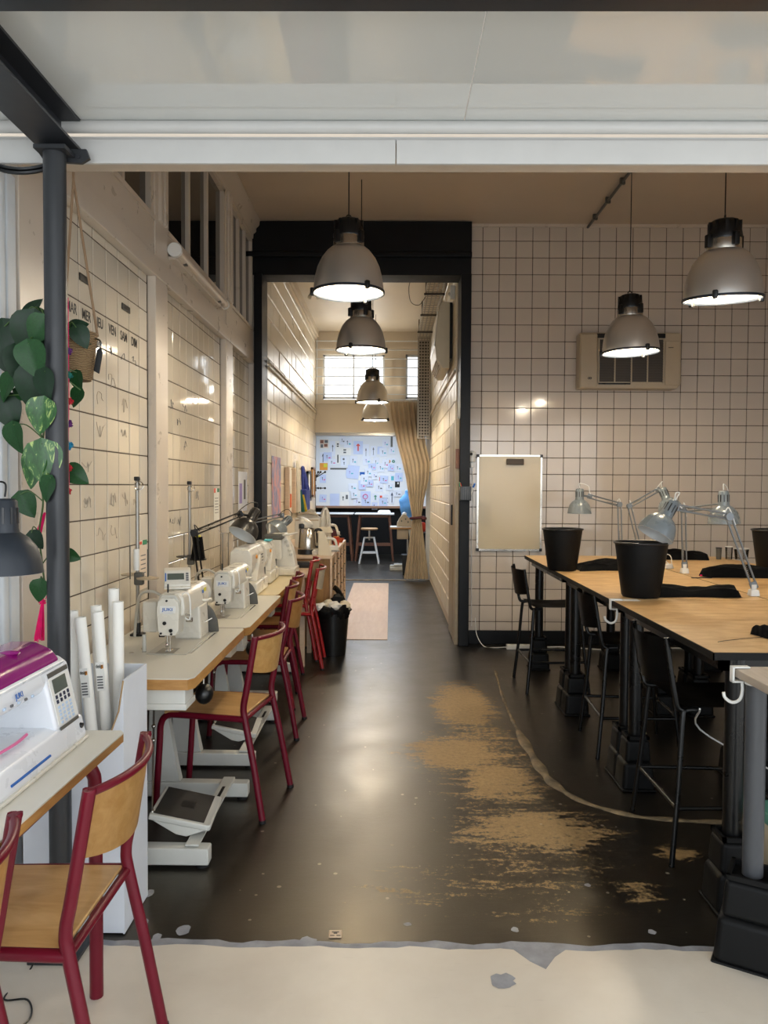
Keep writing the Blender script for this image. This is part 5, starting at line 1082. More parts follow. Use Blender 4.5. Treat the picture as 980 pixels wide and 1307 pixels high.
for px, py, m, r in ((87.5, 448, 'pom_purple', .012), (88, 479, 'pom_teal', .012), (88.5, 512, 'pom_red', .012), (88, 541, 'pom_purple', .012), (88, 569, 'pom_blue', .013), (88, 597, 'pom_red', .011), (87, 627, 'pom_red', .011), (87, 783, 'stem_green', .006), (54, 768, 'pink_thread', .011)):
    q = at_y(px, py, 2.42); mb = MB()
    for k in range(40):
        d = Vector((rp.gauss(0, 1), rp.gauss(0, 1), rp.gauss(0, 1))).normalized(); mb.tube([q, q + d * r * 1.12], r * 0.12, 4)
    mb.ball(q, r * 0.85, 10); mb.build('pompom', m, ga, LO)
def tassel(top, bot, n=46, spread=0.016):
    mb = MB(); top, bot = Vector(top), Vector(bot)
    for k in range(n):
        a = rp.uniform(0, 2 * PI); r = spread * math.sqrt(rp.random()); e = bot + Vector((r * math.cos(a), r * math.sin(a), rp.uniform(-0.01, 0.01)))
        mb.tube([top + (e - bot) * 0.25, top.lerp(e, 0.5) + (e - bot) * 0.15, e], 0.0016, 4)
    mb.build('tassel', 'pink_thread', ga, LO)
tassel(at_y(54, 772, 2.42), at_y(50, 815, 2.42)); tassel(at_y(57, 655, 2.42), at_y(46, 690, 2.42), 40, 0.011)

# ================================================================== on the left tiled wall
for i, (s, yy) in enumerate((('LUN', 3.005), ('MAR', 3.159), ('MER', 3.313), ('JEU', 3.467), ('VEN', 3.621), ('SAM', 3.775), ('DIM', 3.929))):
    o = link('day_lettering', text_mesh(s, 0.062, 'ink_black', 0.0004), wl, (XL + 0.0012, yy, 2.195), FACE_POS_X); o.scale = (0.82, 1, 1)
def scribble(mb, y, z, w, h, n, seed):
    r = random.Random(seed); pts = []
    for k in range(n): pts.append((XL + 0.0018, y + (k / n - 0.5) * w + r.uniform(-.2, .2) * w, z + r.uniform(-.5, .5) * h))
    mb.tube(smooth_path(pts, 3), 0.0013, 4)
for i in range(6):
    mb = MB(); scribble(mb, 3.15 + i * 0.154, 2.10, 0.06, 0.05, 6, i); mb.build('handwriting', 'ink_grey', wl)
rs = random.Random(21)
for i in range(22):
    mb = MB(); yy = rs.choice((3.31, 3.47, 3.62, 3.78, 3.93, 4.45, 4.6, 4.75, 4.9, 5.2)); zz = rs.choice((1.86, 1.72, 1.56, 1.40, 1.95, 1.25))
    scribble(mb, yy, zz, 0.09, 0.07, 9, 50 + i); mb.build('handwriting', 'ink_faint' if yy < 4 else 'ink_grey', wl)
for yy, zz, lab in ((3.29, 2.345, 'black board magnet on the tiles above the day names'), (3.80, 2.34, 'black board magnet on the tiles near the painted post')):
    tag(MB().box(0, 0.006, -0.055, 0.055, -0.016, 0.016, 0.002, 1).build('board_magnet', 'black_plastic', None, (XL + 0.0012, yy, zz)), lab, 'magnet')
def wall_note(name, label, x, y, z, w, h, bands, mat='paper_white', seed=0):
    t = thing(name, label, 'paper', (x, y, z))
    MB().box(0, 0.0012, -w / 2, w / 2, -h / 2, h / 2).build('sheet', mat, t)
    r = random.Random(seed); n = 0
    for m, a, b, c, d in bands: MB().box(0.0012, 0.0018, a * w, b * w, c * h, d * h).build('print', m, t)
    return t
lines = [('ink_grey', -0.35, 0.3, 0.18 - k * 0.09, 0.20 - k * 0.09) for k in range(6)]
wall_note('note_sheet', 'note sheet with coloured heading on tiles behind the black lamp arm', XL + 0.0015, 5.77, 1.33, 0.17, 0.24, [('ink_red', -0.5, -0.2, 0.36, 0.5), ('ink_green', 0.1, 0.5, 0.38, 0.5)] + lines)
wall_note('note_sheet', 'note sheet with green heading on tiles behind the thread stand', XL + 0.0015, 4.05, 1.05, 0.12, 0.26, [('ink_green', -0.1, 0.5, 0.40, 0.5), ('ink_red', -0.5, -0.2, 0.42, 0.48)] + lines, 'paper_warm')
wall_note('note_sheet', 'blue-grey drawing sheet on the last tile panel by the black portal', XL + 0.0015, 6.80, 1.42, 0.40, 0.35, [('ink_violet', -0.4, -0.1, -0.3, 0.2), ('ink_grey', 0.1, 0.3, -0.2, 0.3)], 'paper_cool')
for yy, zz in ((4.40, 2.02),): wall_note('photo_strip', 'narrow brown photo strip on the tiles beside the painted post', XL + 0.0015, yy, zz - 0.0, 0.03, 0.10, [], 'ink_brown')
for yy, zz, z2, lab in ((5.93, 1.21, 0.10, 'white wall switch box on the second painted post'),):
    t = thing('switch_box', lab, 'switch', (-1.262, 6.03, 1.10)); MB().box(0.0005, 0.03, -0.035, 0.035, 0, 0.10, 0.005, 2).build('body', 'white_plastic', t); MB().box(0.03, 0.034, -0.015, 0.015, 0.03, 0.07, 0.002).build('rocker', 'white_plastic', t)
rb = thing('roller_blind', 'rolled white screen tube fixed under the middle dark window', 'blind', (-1.225, 4.95, 2.80))
MB().cyl((0, -0.56, 0), (0, 0.72, 0), 0.030, n=20).build('tube', 'wood_paint', rb); MB().cyl((0, -0.585, 0), (0, -0.558, 0), 0.040, n=20).build('end_cap', 'white_plastic', rb); MB().cyl((0, 0.72, 0), (0, 0.74, 0), 0.036, n=20).build('end_cap', 'white_plastic', rb)
MB().box(-0.045, 0.0, -0.55, 0.71, -0.046, -0.028, 0.003).build('rail', 'wood_paint', rb); 
for y in (-0.4, 0.5): MB().box(-0.045, 0.02, y, y + 0.03, -0.035, -0.025).build('bracket', 'machine_dark', rb)
# ================================================================== corridor
ZK = 0.85
cb = thing('drawer_cabinet', 'oak cabinet with rows of knobbed drawers along the corridor wall', 'cabinet', (-0.85, 7.85, 0)); L = -Vector(cb.location)
MB().box(XCL + 0.02, -0.535, 6.85, 8.9, 0.03, ZK - 0.03).build('body', 'oak_cabinet', cb, L)
MB().box(XCL + 0.015, -0.515, 6.83, 8.92, ZK - 0.03, ZK, 0.003).build('worktop', 'birch_top', cb, L)
MB().box(XCL + 0.04, -0.56, 6.88, 8.87, 0, 0.03).build('plinth', 'black_matte', cb, L)
nc, nr = 4, 5; cwid = 2.05 / nc; dm = MB().box(0, 0.007, -cwid / 2 + 0.03, cwid / 2 - 0.03, -0.068, 0.068, 0.004).mesh('drawer', 'oak_cabinet'); kn = MB().lathe([(0.004, 0), (0.004, 0.006), (0.009, 0.009), (0.007, 0.014), (0, 0.015)], 10, align((0, 0, 0), (1, 0, 0))).mesh('knob', 'black_plastic')
for c in range(nc + 1): MB().box(-0.536, -0.516, 6.85 + c * cwid - 0.022, 6.85 + c * cwid + 0.022, 0.03, ZK - 0.03, 0.002).build('stile', 'birch_top', cb, L)
for c in range(nc):
    for r in range(nr):
        d = link('drawer', dm, cb, Vector((-0.536, 6.85 + (c + 0.5) * cwid, 0.12 + r * 0.155)) + L)
        for s in (-0.14, 0.14): link('knob', kn, d, (0.007, s, 0))
# things on the cabinet
kt = thing('kettle', 'steel electric kettle with its lid open on the drawer cabinet', 'kettle', (-0.755, 7.0, ZK)); kt.scale = (1.15, 1.15, 1.15)
MB().lathe([(0.0, 0.001), (0.078, 0.001), (0.078, 0.035), (0.072, 0.04)], 30).build('base', 'black_plastic', kt)
MB().lathe([(0.072, 0.038), (0.074, 0.05), (0.064, 0.20), (0.060, 0.205), (0.058, 0.20), (0.062, 0.06), (0, 0.05)], 30).build('body', 'alu_bright', kt)
MB().tube(smooth_path([(0.058, -0.005, 0.19), (0.10, -0.005, 0.195), (0.115, -0.005, 0.15), (0.105, -0.005, 0.07), (0.072, -0.005, 0.055)], 5), 0.011, 10).build('handle', 'black_plastic', kt)
A = Matrix.Translation((-0.02, 0.04, 0.245)) @ Matrix.Rotation(0.55, 4, 'Y'); MB().lathe([(0, -0.012), (0.060, -0.010), (0.060, 0.018), (0.045, 0.03), (0, 0.032)], 24, A).build('lid', 'machine_white', kt)
MB().box(-0.07, -0.03, 0.0, 0.05, 0.195, 0.24, 0.004).build('lid_hinge', 'black_plastic', kt)
wg = thing('card_wedge', 'cream folded card wedge standing on the cabinet corner by the kettle', 'card', (-0.585, 6.86, ZK + 0.0005))
MB().prism([(-0.060, 0.0), (0.068, 0.0), (0.066, 0.012), (-0.005, 0.215), (-0.055, 0.215)], 'y', -0.012, 0.010, 0.002).build('card', 'ac_cream', wg)
def iron(name, label, loc, rx, rz):
    t = thing(name, label, 'iron', loc, rz, 'steam irons on the drawer cabinet'); R = Matrix.Rotation(rx, 4, 'X')
    def sole(u, k=1.0): return [(-0.055 * k, -0.11), (0.055 * k, -0.11), (0.058 * k, -0.02), (0.045 * k, 0.06), (0.02 * k, 0.115), (0, 0.13), (-0.02 * k, 0.115), (-0.045 * k, 0.06), (-0.058 * k, -0.02)]
    MB().prism(sole(0), 'z', 0, 0.008, m=R).build('soleplate', 'steel_plate', t); MB().prism([(x * 0.9, y * 0.93) for x, y in sole(0)], 'z', 0.008, 0.05, 0.008, 2, R).build('body', 'machine_white', t)
    MB().tube([R @ Vector(q) for q in smooth_path([(0, 0.08, 0.05), (0, 0.06, 0.10), (0, 0.0, 0.12), (0, -0.07, 0.11), (0, -0.095, 0.05)], 5)], 0.014, 8).build('handle', 'machine_white', t)
    return t
bxw = thing('printer', 'white box printer with dark paper slot behind the kettle', 'printer', (-0.84, 7.85, ZK + 0.0005))
MB().box(-0.12, 0.13, -0.14, 0.16, 0, 0.30, 0.008, 2).build('body', 'machine_white', bxw); MB().box(0.02, 0.11, -0.145, -0.138, 0.05, 0.17).build('slot', 'black_plastic', bxw); MB().box(-0.11, 0.12, -0.144, -0.139, 0.27, 0.285).build('seam', 'ac_beige', bxw)
tr = thing('cloth_bundle', 'crumpled pale cloth bundle on top of the printer', 'cloth', (-0.835, 7.85, ZK + 0.301))
mb = MB(); r9 = random.Random(9)
mb.grid(lambda u, v: ((u - 0.5) * 0.22, (v - 0.5) * 0.2, 0.002 + 0.085 * (max(0.0, 1 - (2 * u - 1) ** 4) * max(0.0, 1 - (2 * v - 1) ** 4)) * (0.7 + 0.3 * math.sin(9 * u + 4 * v))), 14, 10, 0.004); mb.build('folds', 'white_cloth', tr, angle=80)
MB().tube(smooth_path([(-0.10, -0.08, 0.03), (0, -0.1, 0.05), (0.10, -0.08, 0.025)], 4), 0.012, 6).build('fold_shade_band', 'ac_beige', tr)  # darker band imitates the shade of a fold in the bundle
ln = thing('lantern', 'small cream house-shaped lantern on the drawer cabinet', 'lantern', (-0.645, 7.60, ZK + 0.0005)); ln.scale = (1.1, 1.1, 1.3)
MB().box(-0.05, 0.05, -0.05, 0.05, 0, 0.02).box(-0.05, 0.05, -0.05, 0.05, 0.11, 0.125).build('base', 'ac_cream', ln)
for x in (-0.045, -0.015, 0.015, 0.045):
    for y in (-0.045, 0.045): MB().box(x - 0.006, x + 0.006, y - 0.006, y + 0.006, 0.02, 0.11).build('post', 'ac_cream', ln)
MB().box(-0.068, 0.068, -0.068, 0.068, 0.125, 0.165, taper=0.7).build('roof', 'ac_cream', ln)
iron('steam_iron', 'steam iron standing upright on its heel behind the lantern', (-0.68, 8.0, ZK + 0.285), PI / 2, 0.3)
iron('steam_iron', 'steam iron lying flat near the cabinet front edge', (-0.60, 7.30, ZK + 0.0005), 0.0, 1.9)
iron('steam_iron', 'steam iron lying at the far cabinet end beside the maroon folder', (-0.68, 8.70, ZK + 0.06), 0.0, 2.2)
tag(MB().box(-0.09, 0.09, -0.12, 0.12, 0.0005, 0.0595, 0.004).build('iron_rest', 'machine_white', None, (-0.68, 8.70, ZK)), 'white iron rest under the iron at the cabinet end', 'iron rest')
tag(MB().box(-0.07, 0.07, -0.06, 0.06, 0.0005, 0.174, 0.01, 2, taper=0.8).build('iron_stand', 'machine_white', None, (-0.68, 8.0, ZK)), 'white stand under the upright iron', 'iron rest')
tag(MB().prism([(-0.05, 0.0), (0.05, 0.0), (0.02, 0.14), (-0.04, 0.17)], 'y', -0.01, 0.01, 0.003).build('folder', 'burgundy', None, (-0.60, 8.25, ZK + 0.0005)), 'maroon folder leaning by the red cup', 'folder')
cu = thing('cup', 'orange-red cup on the cabinet edge', 'cup', (-0.565, 8.05, ZK + 0.0005)); MB().lathe([(0, 0), (0.028, 0), (0.034, 0.09), (0.031, 0.09), (0.026, 0.004), (0, 0.004)], 18).build('body', 'cup_red', cu); MB().torus((0, 0, 0.09), 0.0325, 0.002, n=18).build('rim', 'ink_orange', cu)
tag(MB().lathe([(0, 0), (0.03, 0), (0.055, 0.045), (0.052, 0.045), (0.028, 0.004), (0, 0.004)], 20).build('bowl', 'terracotta', None, (-0.56, 8.5, ZK + 0.0005)), 'shallow terracotta bowl at the cabinet end', 'bowl')
tag(MB().lathe([(0, 0), (0.05, 0.0), (0.055, 0.03), (0.03, 0.05), (0, 0.045)], 16).build('fabric_lump', 'white_cloth', None, (-0.66, 6.95, ZK + 0.0005)), 'small white cloth lump between kettle and card wedge', 'cloth')

# waste bin with rubbish, vacuum hose
wb_ = thing('waste_bin', 'open black waste bin with liner full of scraps by the red chair', 'bin', (-0.50, 6.675, 0))
MB().lathe([(0, 0.001), (0.115, 0.001), (0.145, 0.37), (0.140, 0.37), (0.11, 0.006), (0, 0.006)], 28).build('body', 'black_plastic', wb_)
mb = MB(); r9 = random.Random(12); n = 36
mb.lathe([(0.135, 0.32), (0.152, 0.36), (0.156, 0.40), (0.14, 0.425), (0.10, 0.40), (0.05, 0.36), (0, 0.35)], n)
for v in mb.bm.verts:
    if v.co.z > 0.33: v.co += Vector((r9.uniform(-.018, .018), r9.uniform(-.018, .018), r9.uniform(-.02, .028)))
mb.build('liner', 'black_matte', wb_, angle=80)
for i, (dx, dy, dz, s, m, lab) in enumerate(((0.03, -0.09, 0.43, 0.055, 'white_cloth', 'crumpled white scrap on top of the full waste bin'), (-0.05, -0.02, 0.44, 0.05, 'ac_cream', 'crumpled cream scrap in the waste bin'), (0.12, -0.04, 0.43, 0.055, 'ac_cream', 'yellowish crumpled scrap hanging over the bin rim'), (0.05, 0.05, 0.48, 0.06, 'black_matte', 'black crumpled bag on top of the waste bin'), (-0.13, -0.11, 0.43, 0.05, 'paper_white', 'folded white card in the waste bin'))):
    mb = MB().ball((0, 0, 0), s, 12, (1.1, 0.9, 0.75)); rr = random.Random(30 + i)
    for v in mb.bm.verts: v.co *= 1 + rr.uniform(-.28, .28)
    tag(mb.build('crumpled_scrap', m, None, (-0.50 + dx * 0.85, 6.675 + dy * 0.85, dz), angle=20), lab, 'scrap')
tag(MB().tube(smooth_path([(-0.47, 7.02, 0.03), (-0.46, 7.06, 0.22), (-0.435, 7.05, 0.34), (-0.43, 6.95, 0.44), (-0.47, 6.90, 0.53), (-0.50, 6.88, 0.56)], 7), 0.024, 10).build('vacuum_hose', 'black_plastic'), 'black corrugated vacuum hose arching beside the drawer cabinet', 'hose')

# runner boards on the corridor floor
rn = thing('floor_runner', 'long pale wood-look runner lying on the black corridor floor', 'runner', (-0.285, 9.45, 0)); yy = 7.31
for k in range(5):
    y1 = 7.31 + (k + 1) * 0.858; MB().box(-0.265, 0.265, yy - 9.45 + 0.002, y1 - 9.45 - 0.002, 0.0005, 0.007, 0.001).build('plank', 'runner_wood', rn); yy = y1

# left corridor wall: posters, bags, frames, hooks
wx = XCL + 0.004
wall_note('poster', 'tall pink and blue painted poster on the corridor block wall', wx, 7.92, 1.46, 0.62, 0.62, [], 'poster_print')
hc = thing('wall_hanger', 'canvas wall hanger between two wooden battens with tools pinned on', 'wall hanger', (wx, 8.85, 1.42))
for y in (-0.32, 0.26): MB().box(0, 0.05, y, y + 0.07, -0.27, 0.26, 0.004).build('batten', 'birch_top', hc)
MB().box(0, 0.006, -0.25, 0.26, -0.27, 0.24).build('canvas', 'white_cloth', hc)
for m, y, z, w, h_ in (('ink_black', -0.12, -0.02, 0.10, 0.16), ('orange_cloth', 0.0, -0.12, 0.12, 0.16), ('burgundy', -0.17, -0.14, 0.06, 0.14), ('cup_red', -0.12, 0.18, 0.05, 0.05)): MB().box(0.006, 0.03, y - w / 2, y + w / 2, z - h_ / 2, z + h_ / 2, 0.008, 2).build('pinned_piece', m, hc)
def hung_cloth(name, label, cat, y, z0, z1, w, m, seed, th=0.03):
    rr = random.Random(seed); ph_ = rr.uniform(0, 6)
    mb = MB(); mb.grid(lambda u, v: (0.02 + th * (0.5 + 0.5 * math.sin(8 * v + ph_ + u)) * (0.4 + 0.6 * u), (v - 0.5) * w * (0.55 + 0.45 * min(1, 2.2 * u)), (z0 - z1) * (-u) * 1.0 * -1 if False else -(z1 - z0) * u), 10, 14, 0.004)
    o = mb.build(name, m, None, (wx, y, z1), angle=70); return tag(o, label, cat)
hung_cloth('hanging_cloth', 'white apron hanging on the corridor wall beside the wooden battens', 'cloth', 9.42, 1.15, 1.78, 0.36, 'white_cloth', 1, 0.05)
hung_cloth('hanging_cloth', 'teal cloth hanging under the white apron', 'cloth', 9.68, 1.10, 1.42, 0.13, 'teal_cloth', 2, 0.08)
hung_cloth('hanging_bag', 'patterned yellow net bag hanging before the blue tote', 'bag', 9.83, 1.03, 1.36, 0.15, 'yellow_bag', 3, 0.12)
tb2 = thing('tote_bag', 'navy blue tote bag hanging by its strap on the corridor wall', 'bag', (wx, 10.16, 1.07))
MB().box(0.01, 0.09, -0.24, 0.24, 0, 0.36, 0.02, 2).build('body', 'blue_tote', tb2)
for s in (-0.03, 0.05): MB().tube(smooth_path([(0.03 + max(0, s), -0.10, 0.35), (0.02, -0.03 + s, 0.62), (0.02, 0.03 + s, 0.62), (0.03 + max(0, s), 0.12, 0.35)], 5), 0.018, 6).build('strap', 'blue_tote', tb2)
def frame_pic(label, y, z, w, h_, m):
    t = thing('picture_frame', label, 'picture', (wx, y, z)); 
    MB().box(0, 0.03, -w / 2, -w / 2 + 0.03, -h_ / 2, h_ / 2).box(0, 0.03, w / 2 - 0.03, w / 2, -h_ / 2, h_ / 2).box(0, 0.03, -w / 2, w / 2, h_ / 2 - 0.03, h_ / 2).box(0, 0.03, -w / 2, w / 2, -h_ / 2, -h_ / 2 + 0.03).build('frame', m, t)
    MB().box(0, 0.012, -w / 2 + 0.03, w / 2 - 0.03, -h_ / 2 + 0.03, h_ / 2 - 0.03).build('print', 'paper_cool', t)
frame_pic('dark framed picture on the corridor wall beside the tote bag', 10.95, 1.47, 0.42, 0.42, 'graphite')
frame_pic('light wood framed picture on the corridor wall by the coat hooks', 11.55, 1.53, 0.34, 0.44, 'oak_cabinet')
for z, lab, ang in ((1.60, 'black coat rack with long splayed pegs at the corridor corner', 0.5), (1.44, 'black coat rack with short pegs below the splayed one', 0.0)):
    t = thing('coat_rack', lab, 'coat rack', (wx, 11.97, z)); MB().box(0, 0.02, -0.03, 0.03, -0.05, 0.05, 0.003).build('plate', 'black_plastic', t)
    for k, (a, l_) in enumerate(((0.05, 0.05), (0.09, 0.10), (0.16, 0.16))):
        e = Vector((a, -0.02 * k, 0.09 if ang else 0.0)); pg = MB().tube([(0.01, 0, 0), e], 0.007, 6).build('peg', 'black_plastic', t); MB().ball(e, 0.018, 10).build('knob', 'black_plastic', pg)

# corridor air conditioner, cable tray, sensor
ac2 = thing('air_conditioner', 'cream wall air conditioner high on the right corridor wall', 'air conditioner', (XCR - 0.004, 7.75, 2.66))
MB().prism([(-0.03, 0.0), (-0.10, 0.0), (-0.165, 0.10), (-0.175, 0.22), (-0.14, 0.62), (-0.11, 0.66), (-0.03, 0.66)], 'y', 0.0, 0.90, 0.006, 1).build('body', 'ac_cream', ac2)
MB().box(-0.032, -0.002, 0.02, 0.88, 0.10, 0.66).build('back_plate', 'black_plastic', ac2)
MB().prism([(-0.178, 0.22), (-0.182, 0.23), (-0.150, 0.58), (-0.144, 0.57)], 'y', 0.04, 0.86).build('front_panel', 'white_plastic', ac2)
for k in range(4): MB().box(-0.166 + k * 0.012, -0.154 + k * 0.012, 0.05, 0.85, 0.075 - k * 0.02, 0.080 - k * 0.02).build('louvre', 'ac_beige', ac2)
ct = thing('cable_tray', 'perforated metal cable tray running along the corridor ceiling and down the wall', 'cable tray', (0.5, 11.8, 2.2)); L = -Vector(ct.location)
mb = MB().box(0.40, 0.405, 7.4, 11.8, 3.72, 3.78).box(0.595, 0.60, 7.4, 11.8, 3.72, 3.78)
for k in range(4): mb.box(0.42 + k * 0.05, 0.435 + k * 0.05, 7.4, 11.8, 3.72, 3.723)
k = 7.4
while k < 11.8: mb.box(0.40, 0.60, k, k + 0.02, 3.718, 3.722); k += 0.11
mb.build('ceiling_run', 'duct_metal', ct, L)
mb = MB().box(0.405, 0.41, 11.74, 11.82, 2.20, 3.74).box(0.595, 0.60, 11.74, 11.82, 2.20, 3.74)
for k in range(5): mb.box(0.41 + k * 0.044, 0.424 + k * 0.044, 11.74, 11.743, 2.2, 3.74)
for k in range(34): mb.box(0.405, 0.60, 11.738, 11.742, 2.2 + k * 0.046, 2.218 + k * 0.046)
mb.build('wall_run', 'duct_metal', ct, L)
MB().box(0.43, 0.58, 11.78, 11.81, 2.25, 3.7).build('cable_bundle', 'ac_dark', ct, L)
for k in range(4): MB().box(0.38, 0.62, 7.9 + k * 1.1, 7.93 + k * 1.1, 3.70, 3.72).box(0.395, 0.41, 7.9 + k * 1.1, 7.93 + k * 1.1, 3.72, ZC).build('hanger', 'ac_dark', ct, L)
tag(MB().tube(smooth_path([(0.40, 8.4, 3.86), (0.28, 8.5, 3.84), (0.20, 8.7, 3.74), (0.22, 8.9, 3.60), (0.32, 9.0, 3.58), (0.40, 9.1, 3.70)], 6), 0.004, 6).build('cable', 'ac_dark'), 'loose cable loop dropping from the corridor cable tray', 'cable')
sn = thing('wall_sensor', 'small white sensor above the corridor air conditioner', 'sensor', (XCR - 0.001, 7.56, 3.30)); MB().box(-0.05, 0, -0.03, 0.03, 0, 0.13, 0.008, 2).build('body', 'white_plastic', sn); MB().ball((-0.05, 0, 0.05), 0.018, 10).build('lens', 'machine_grey', sn)
for x, y in ((-0.05, 7.9), (XCL + 0.22, 9.6)):
    sl = thing('ceiling_spot', 'small twin-head spotlight on the corridor ceiling ' + ('near the pendant cord' if x > -0.2 else 'by the left cornice'), 'spotlight', (x, y, ZC - 0.002))
    MB().cyl((0, 0, 0), (0, 0, -0.02), 0.035, n=14).build('plate', 'machine_grey', sl)
    for s in (-1, 1): MB().cyl((s * 0.035, 0, -0.03), (s * 0.055, -0.03, -0.09), 0.018, 0.026, 12).build('spot_head', 'machine_grey', sl)

# curtain
cu = thing('curtain', 'long beige curtain gathered by a burgundy tie at the rear opening', 'curtain', (0.42, 11.9, 0.03))
keys = [(2.775, -0.02, 0.47), (2.5, 0.02, 0.50), (2.1, 0.11, 0.545), (1.85, 0.18, 0.61), (1.6, 0.24, 0.59), (1.3, 0.285, 0.53), (1.02, 0.335, 0.485), (0.96, 0.34, 0.485), (0.7, 0.305, 0.52), (0.35, 0.26, 0.565), (0.035, 0.215, 0.60)]
def cw_(z):
    for (za, a, b), (zb, c, d) in zip(keys, keys[1:]):
        if zb <= z <= za:
            u = (za - z) / (za - zb); return a + (c - a) * u, b + (d - b) * u
    return keys[-1][1:]
def cf_(u, v):
    z = 2.775 - u * 2.74; a, b = cw_(z); wd_ = b - a
    amp = 0.030 if wd_ > 0.25 else 0.022
    return (a + wd_ * v - 0.42, amp * math.sin(v * 2 * PI * 6.5 + 0.8 * math.sin(u * 5)) + 0.006 * math.sin(v * 31 + u * 4), z - 0.03)
MB().grid(cf_, 60, 130, 0.003).build('drape', 'curtain_cloth', cu, angle=80)
MB().tube([(0.42 + 0.105 * math.cos(a) - 0.42, 0.06 * math.sin(a), 0.99 - 0.03 + 0.01 * math.cos(a)) for a in [2 * PI * i / 20 for i in range(20)]], 0.02, 8, True).ball((0.10, -0.05, 0.95), 0.035, 10, (1.3, 0.8, 0.9)).build('tie_band', 'burgundy', cu)
MB().cyl((-0.46, 0.0, 2.775), (0.18, 0.0, 2.775), 0.010, n=10).build('rail', 'white_paint', cu)
for k in range(9): MB().torus((-0.42 + k * 0.058, 0, 2.765), 0.017, 0.003, (1, 0, 0), 14, 5).build('ring', 'white_paint', cu)

# ================================================================== rear room
WY = YR - 0.002
wbd = thing('pin_board', 'wide white magnetic board covering the rear wall', 'whiteboard', (-0.5, WY, 1.05))
MB().box(-1.15, 1.6, -0.03, 0.0, 0, 1.62).build('panel', 'board_white', wbd)
MB().box(-1.16, 1.6, -0.10, 0.0, -0.05, 0.0, 0.004).build('ledge', 'ledge_wood', wbd)
MB().box(-1.165, -1.145, -0.036, 0, 0, 1.62).build('edge_strip', 'graphite', wbd)
MB().box(-0.80, -0.33, -0.0318, -0.03, 0.78, 0.815).box(0.50, 0.545, -0.0318, -0.03, 1.22, 1.60).box(0.70, 0.95, -0.0318, -0.03, 1.56, 1.60).build('grey_bar', 'machine_dark', wbd)
MB().box(-0.82, -0.36, -0.0315, -0.0302, 0.28, 0.775).build('blank_sheet', 'board_white', wbd)
RECTS = []
def sheet(px0, py0, px1, py1, m, lab, prints, grp='drawings pinned on the rear board', rz=0.0):
    lay = 1 + max([q[4] for q in RECTS if q[0] < px1 + 2 and q[2] > px0 - 2 and q[1] < py1 + 2 and q[3] > py0 - 2], default=-1); RECTS.append((px0, py0, px1, py1, lay))
    yb = WY - 0.0325 - 0.0032 * lay; a = at_y(px0, py0, yb); b = at_y(px1, py1, yb); w, h_ = b.x - a.x, a.z - b.z
    t = thing('paper_sheet', lab, 'paper', ((a.x + b.x) / 2, yb, (a.z + b.z) / 2), 0, grp); R = Matrix.Rotation(rz, 4, 'Y')
    MB().box(-w / 2, w / 2, -0.0012, 0, -h_ / 2, h_ / 2, m=R).build('sheet', m, t)
    for pm, x0, z0, x1, z1, kind in prints:
        mb = MB(); pm = 'print_dark' if pm == 'ink_black' and m != 'paper_white' else pm; x0, x1 = (x0 - .5) * w, (x1 - .5) * w; z0, z1 = (.5 - z0) * h_, (.5 - z1) * h_
        if kind == 'box': mb.box(x0, x1, -0.0022, -0.0012, z1, z0, m=R)
        elif kind == 'ring': mb.torus(R @ Vector(((x0 + x1) / 2, -0.002, (z0 + z1) / 2)), abs(x1 - x0) / 2, 0.012, (0, 1, 0), 16, 5)
        elif kind == 'fig':     # a dress-like figure drawing
            cx = (x0 + x1) / 2; W2 = (x1 - x0); H2 = z0 - z1; W2 *= 0.7
            mb.prism([(cx - W2 * .12, z0), (cx + W2 * .12, z0), (cx + W2 * .5, z0 - H2 * .25), (cx + W2 * .4, z0 - H2 * .35), (cx + W2 * .15, z0 - H2 * .28), (cx + W2 * .22, z1), (cx + W2 * .05, z1), (cx, z0 - H2 * .55), (cx - W2 * .05, z1), (cx - W2 * .22, z1), (cx - W2 * .15, z0 - H2 * .28), (cx - W2 * .4, z0 - H2 * .35), (cx - W2 * .5, z0 - H2 * .25)], 'y', -0.0022, -0.0012, m=R)
        mb.build('print', pm, t)
    return t
F = 'fig'; B = 'box'; Rg = 'ring'
sheet(451, 563, 463, 580, 'paper_blue', 'blue sheet with a red dress drawing', [('ink_red', .2, .2, .8, .75, F)])
sheet(408, 561, 419, 572, 'paper_warm', 'sheet with a brown grid of small photos', [('ink_brown', .05, .05, .45, .45, B), ('ink_grey', .55, .05, .95, .4, B), ('ink_brown', .5, .5, .9, .85, B), ('ink_grey', .1, .55, .4, .95, B)])
sheet(408, 577, 416, 591, 'paper_cool', 'sheet with a black strapped figure sketch', [('ink_black', .3, .15, .75, .95, F)])
sheet(408, 591, 418, 600, 'ink_orange', 'small orange and yellow print', [('sticker_yellow', .5, .1, .95, .6, B)])
sheet(421, 563, 428, 582, 'paper_cool', 'narrow sheet with a grey figure', [('ink_grey', .3, .25, .7, .7, F)])
sheet(428, 563, 434, 592, 'paper_white', 'long narrow strip with black motifs', [('ink_black', .3, .1, .7, .16, B), ('ink_black', .3, .2, .7, .25, B), ('ink_black', .4, .6, .65, .95, B)])
sheet(434, 571, 448, 581, 'paper_white', 'landscape sheet with two dark swimsuit shapes', [('ink_black', .3, .25, .55, .4, B), ('ink_grey', .3, .55, .55, .75, B)])
sheet(435, 583, 442, 595, 'paper_cool', 'little sheet with a black jacket sketch', [('ink_black', .35, .55, .8, .85, F), ('ink_grey', .4, .1, .6, .4, Rg)])
sheet(463, 567, 471, 584, 'paper_cool', 'sheet with a slim black figure', [('ink_black', .35, .3, .65, .9, F)])
sheet(473, 569, 480, 583, 'paper_cool', 'sheet with a pale grey figure', [('ink_grey', .3, .15, .7, .85, F)])
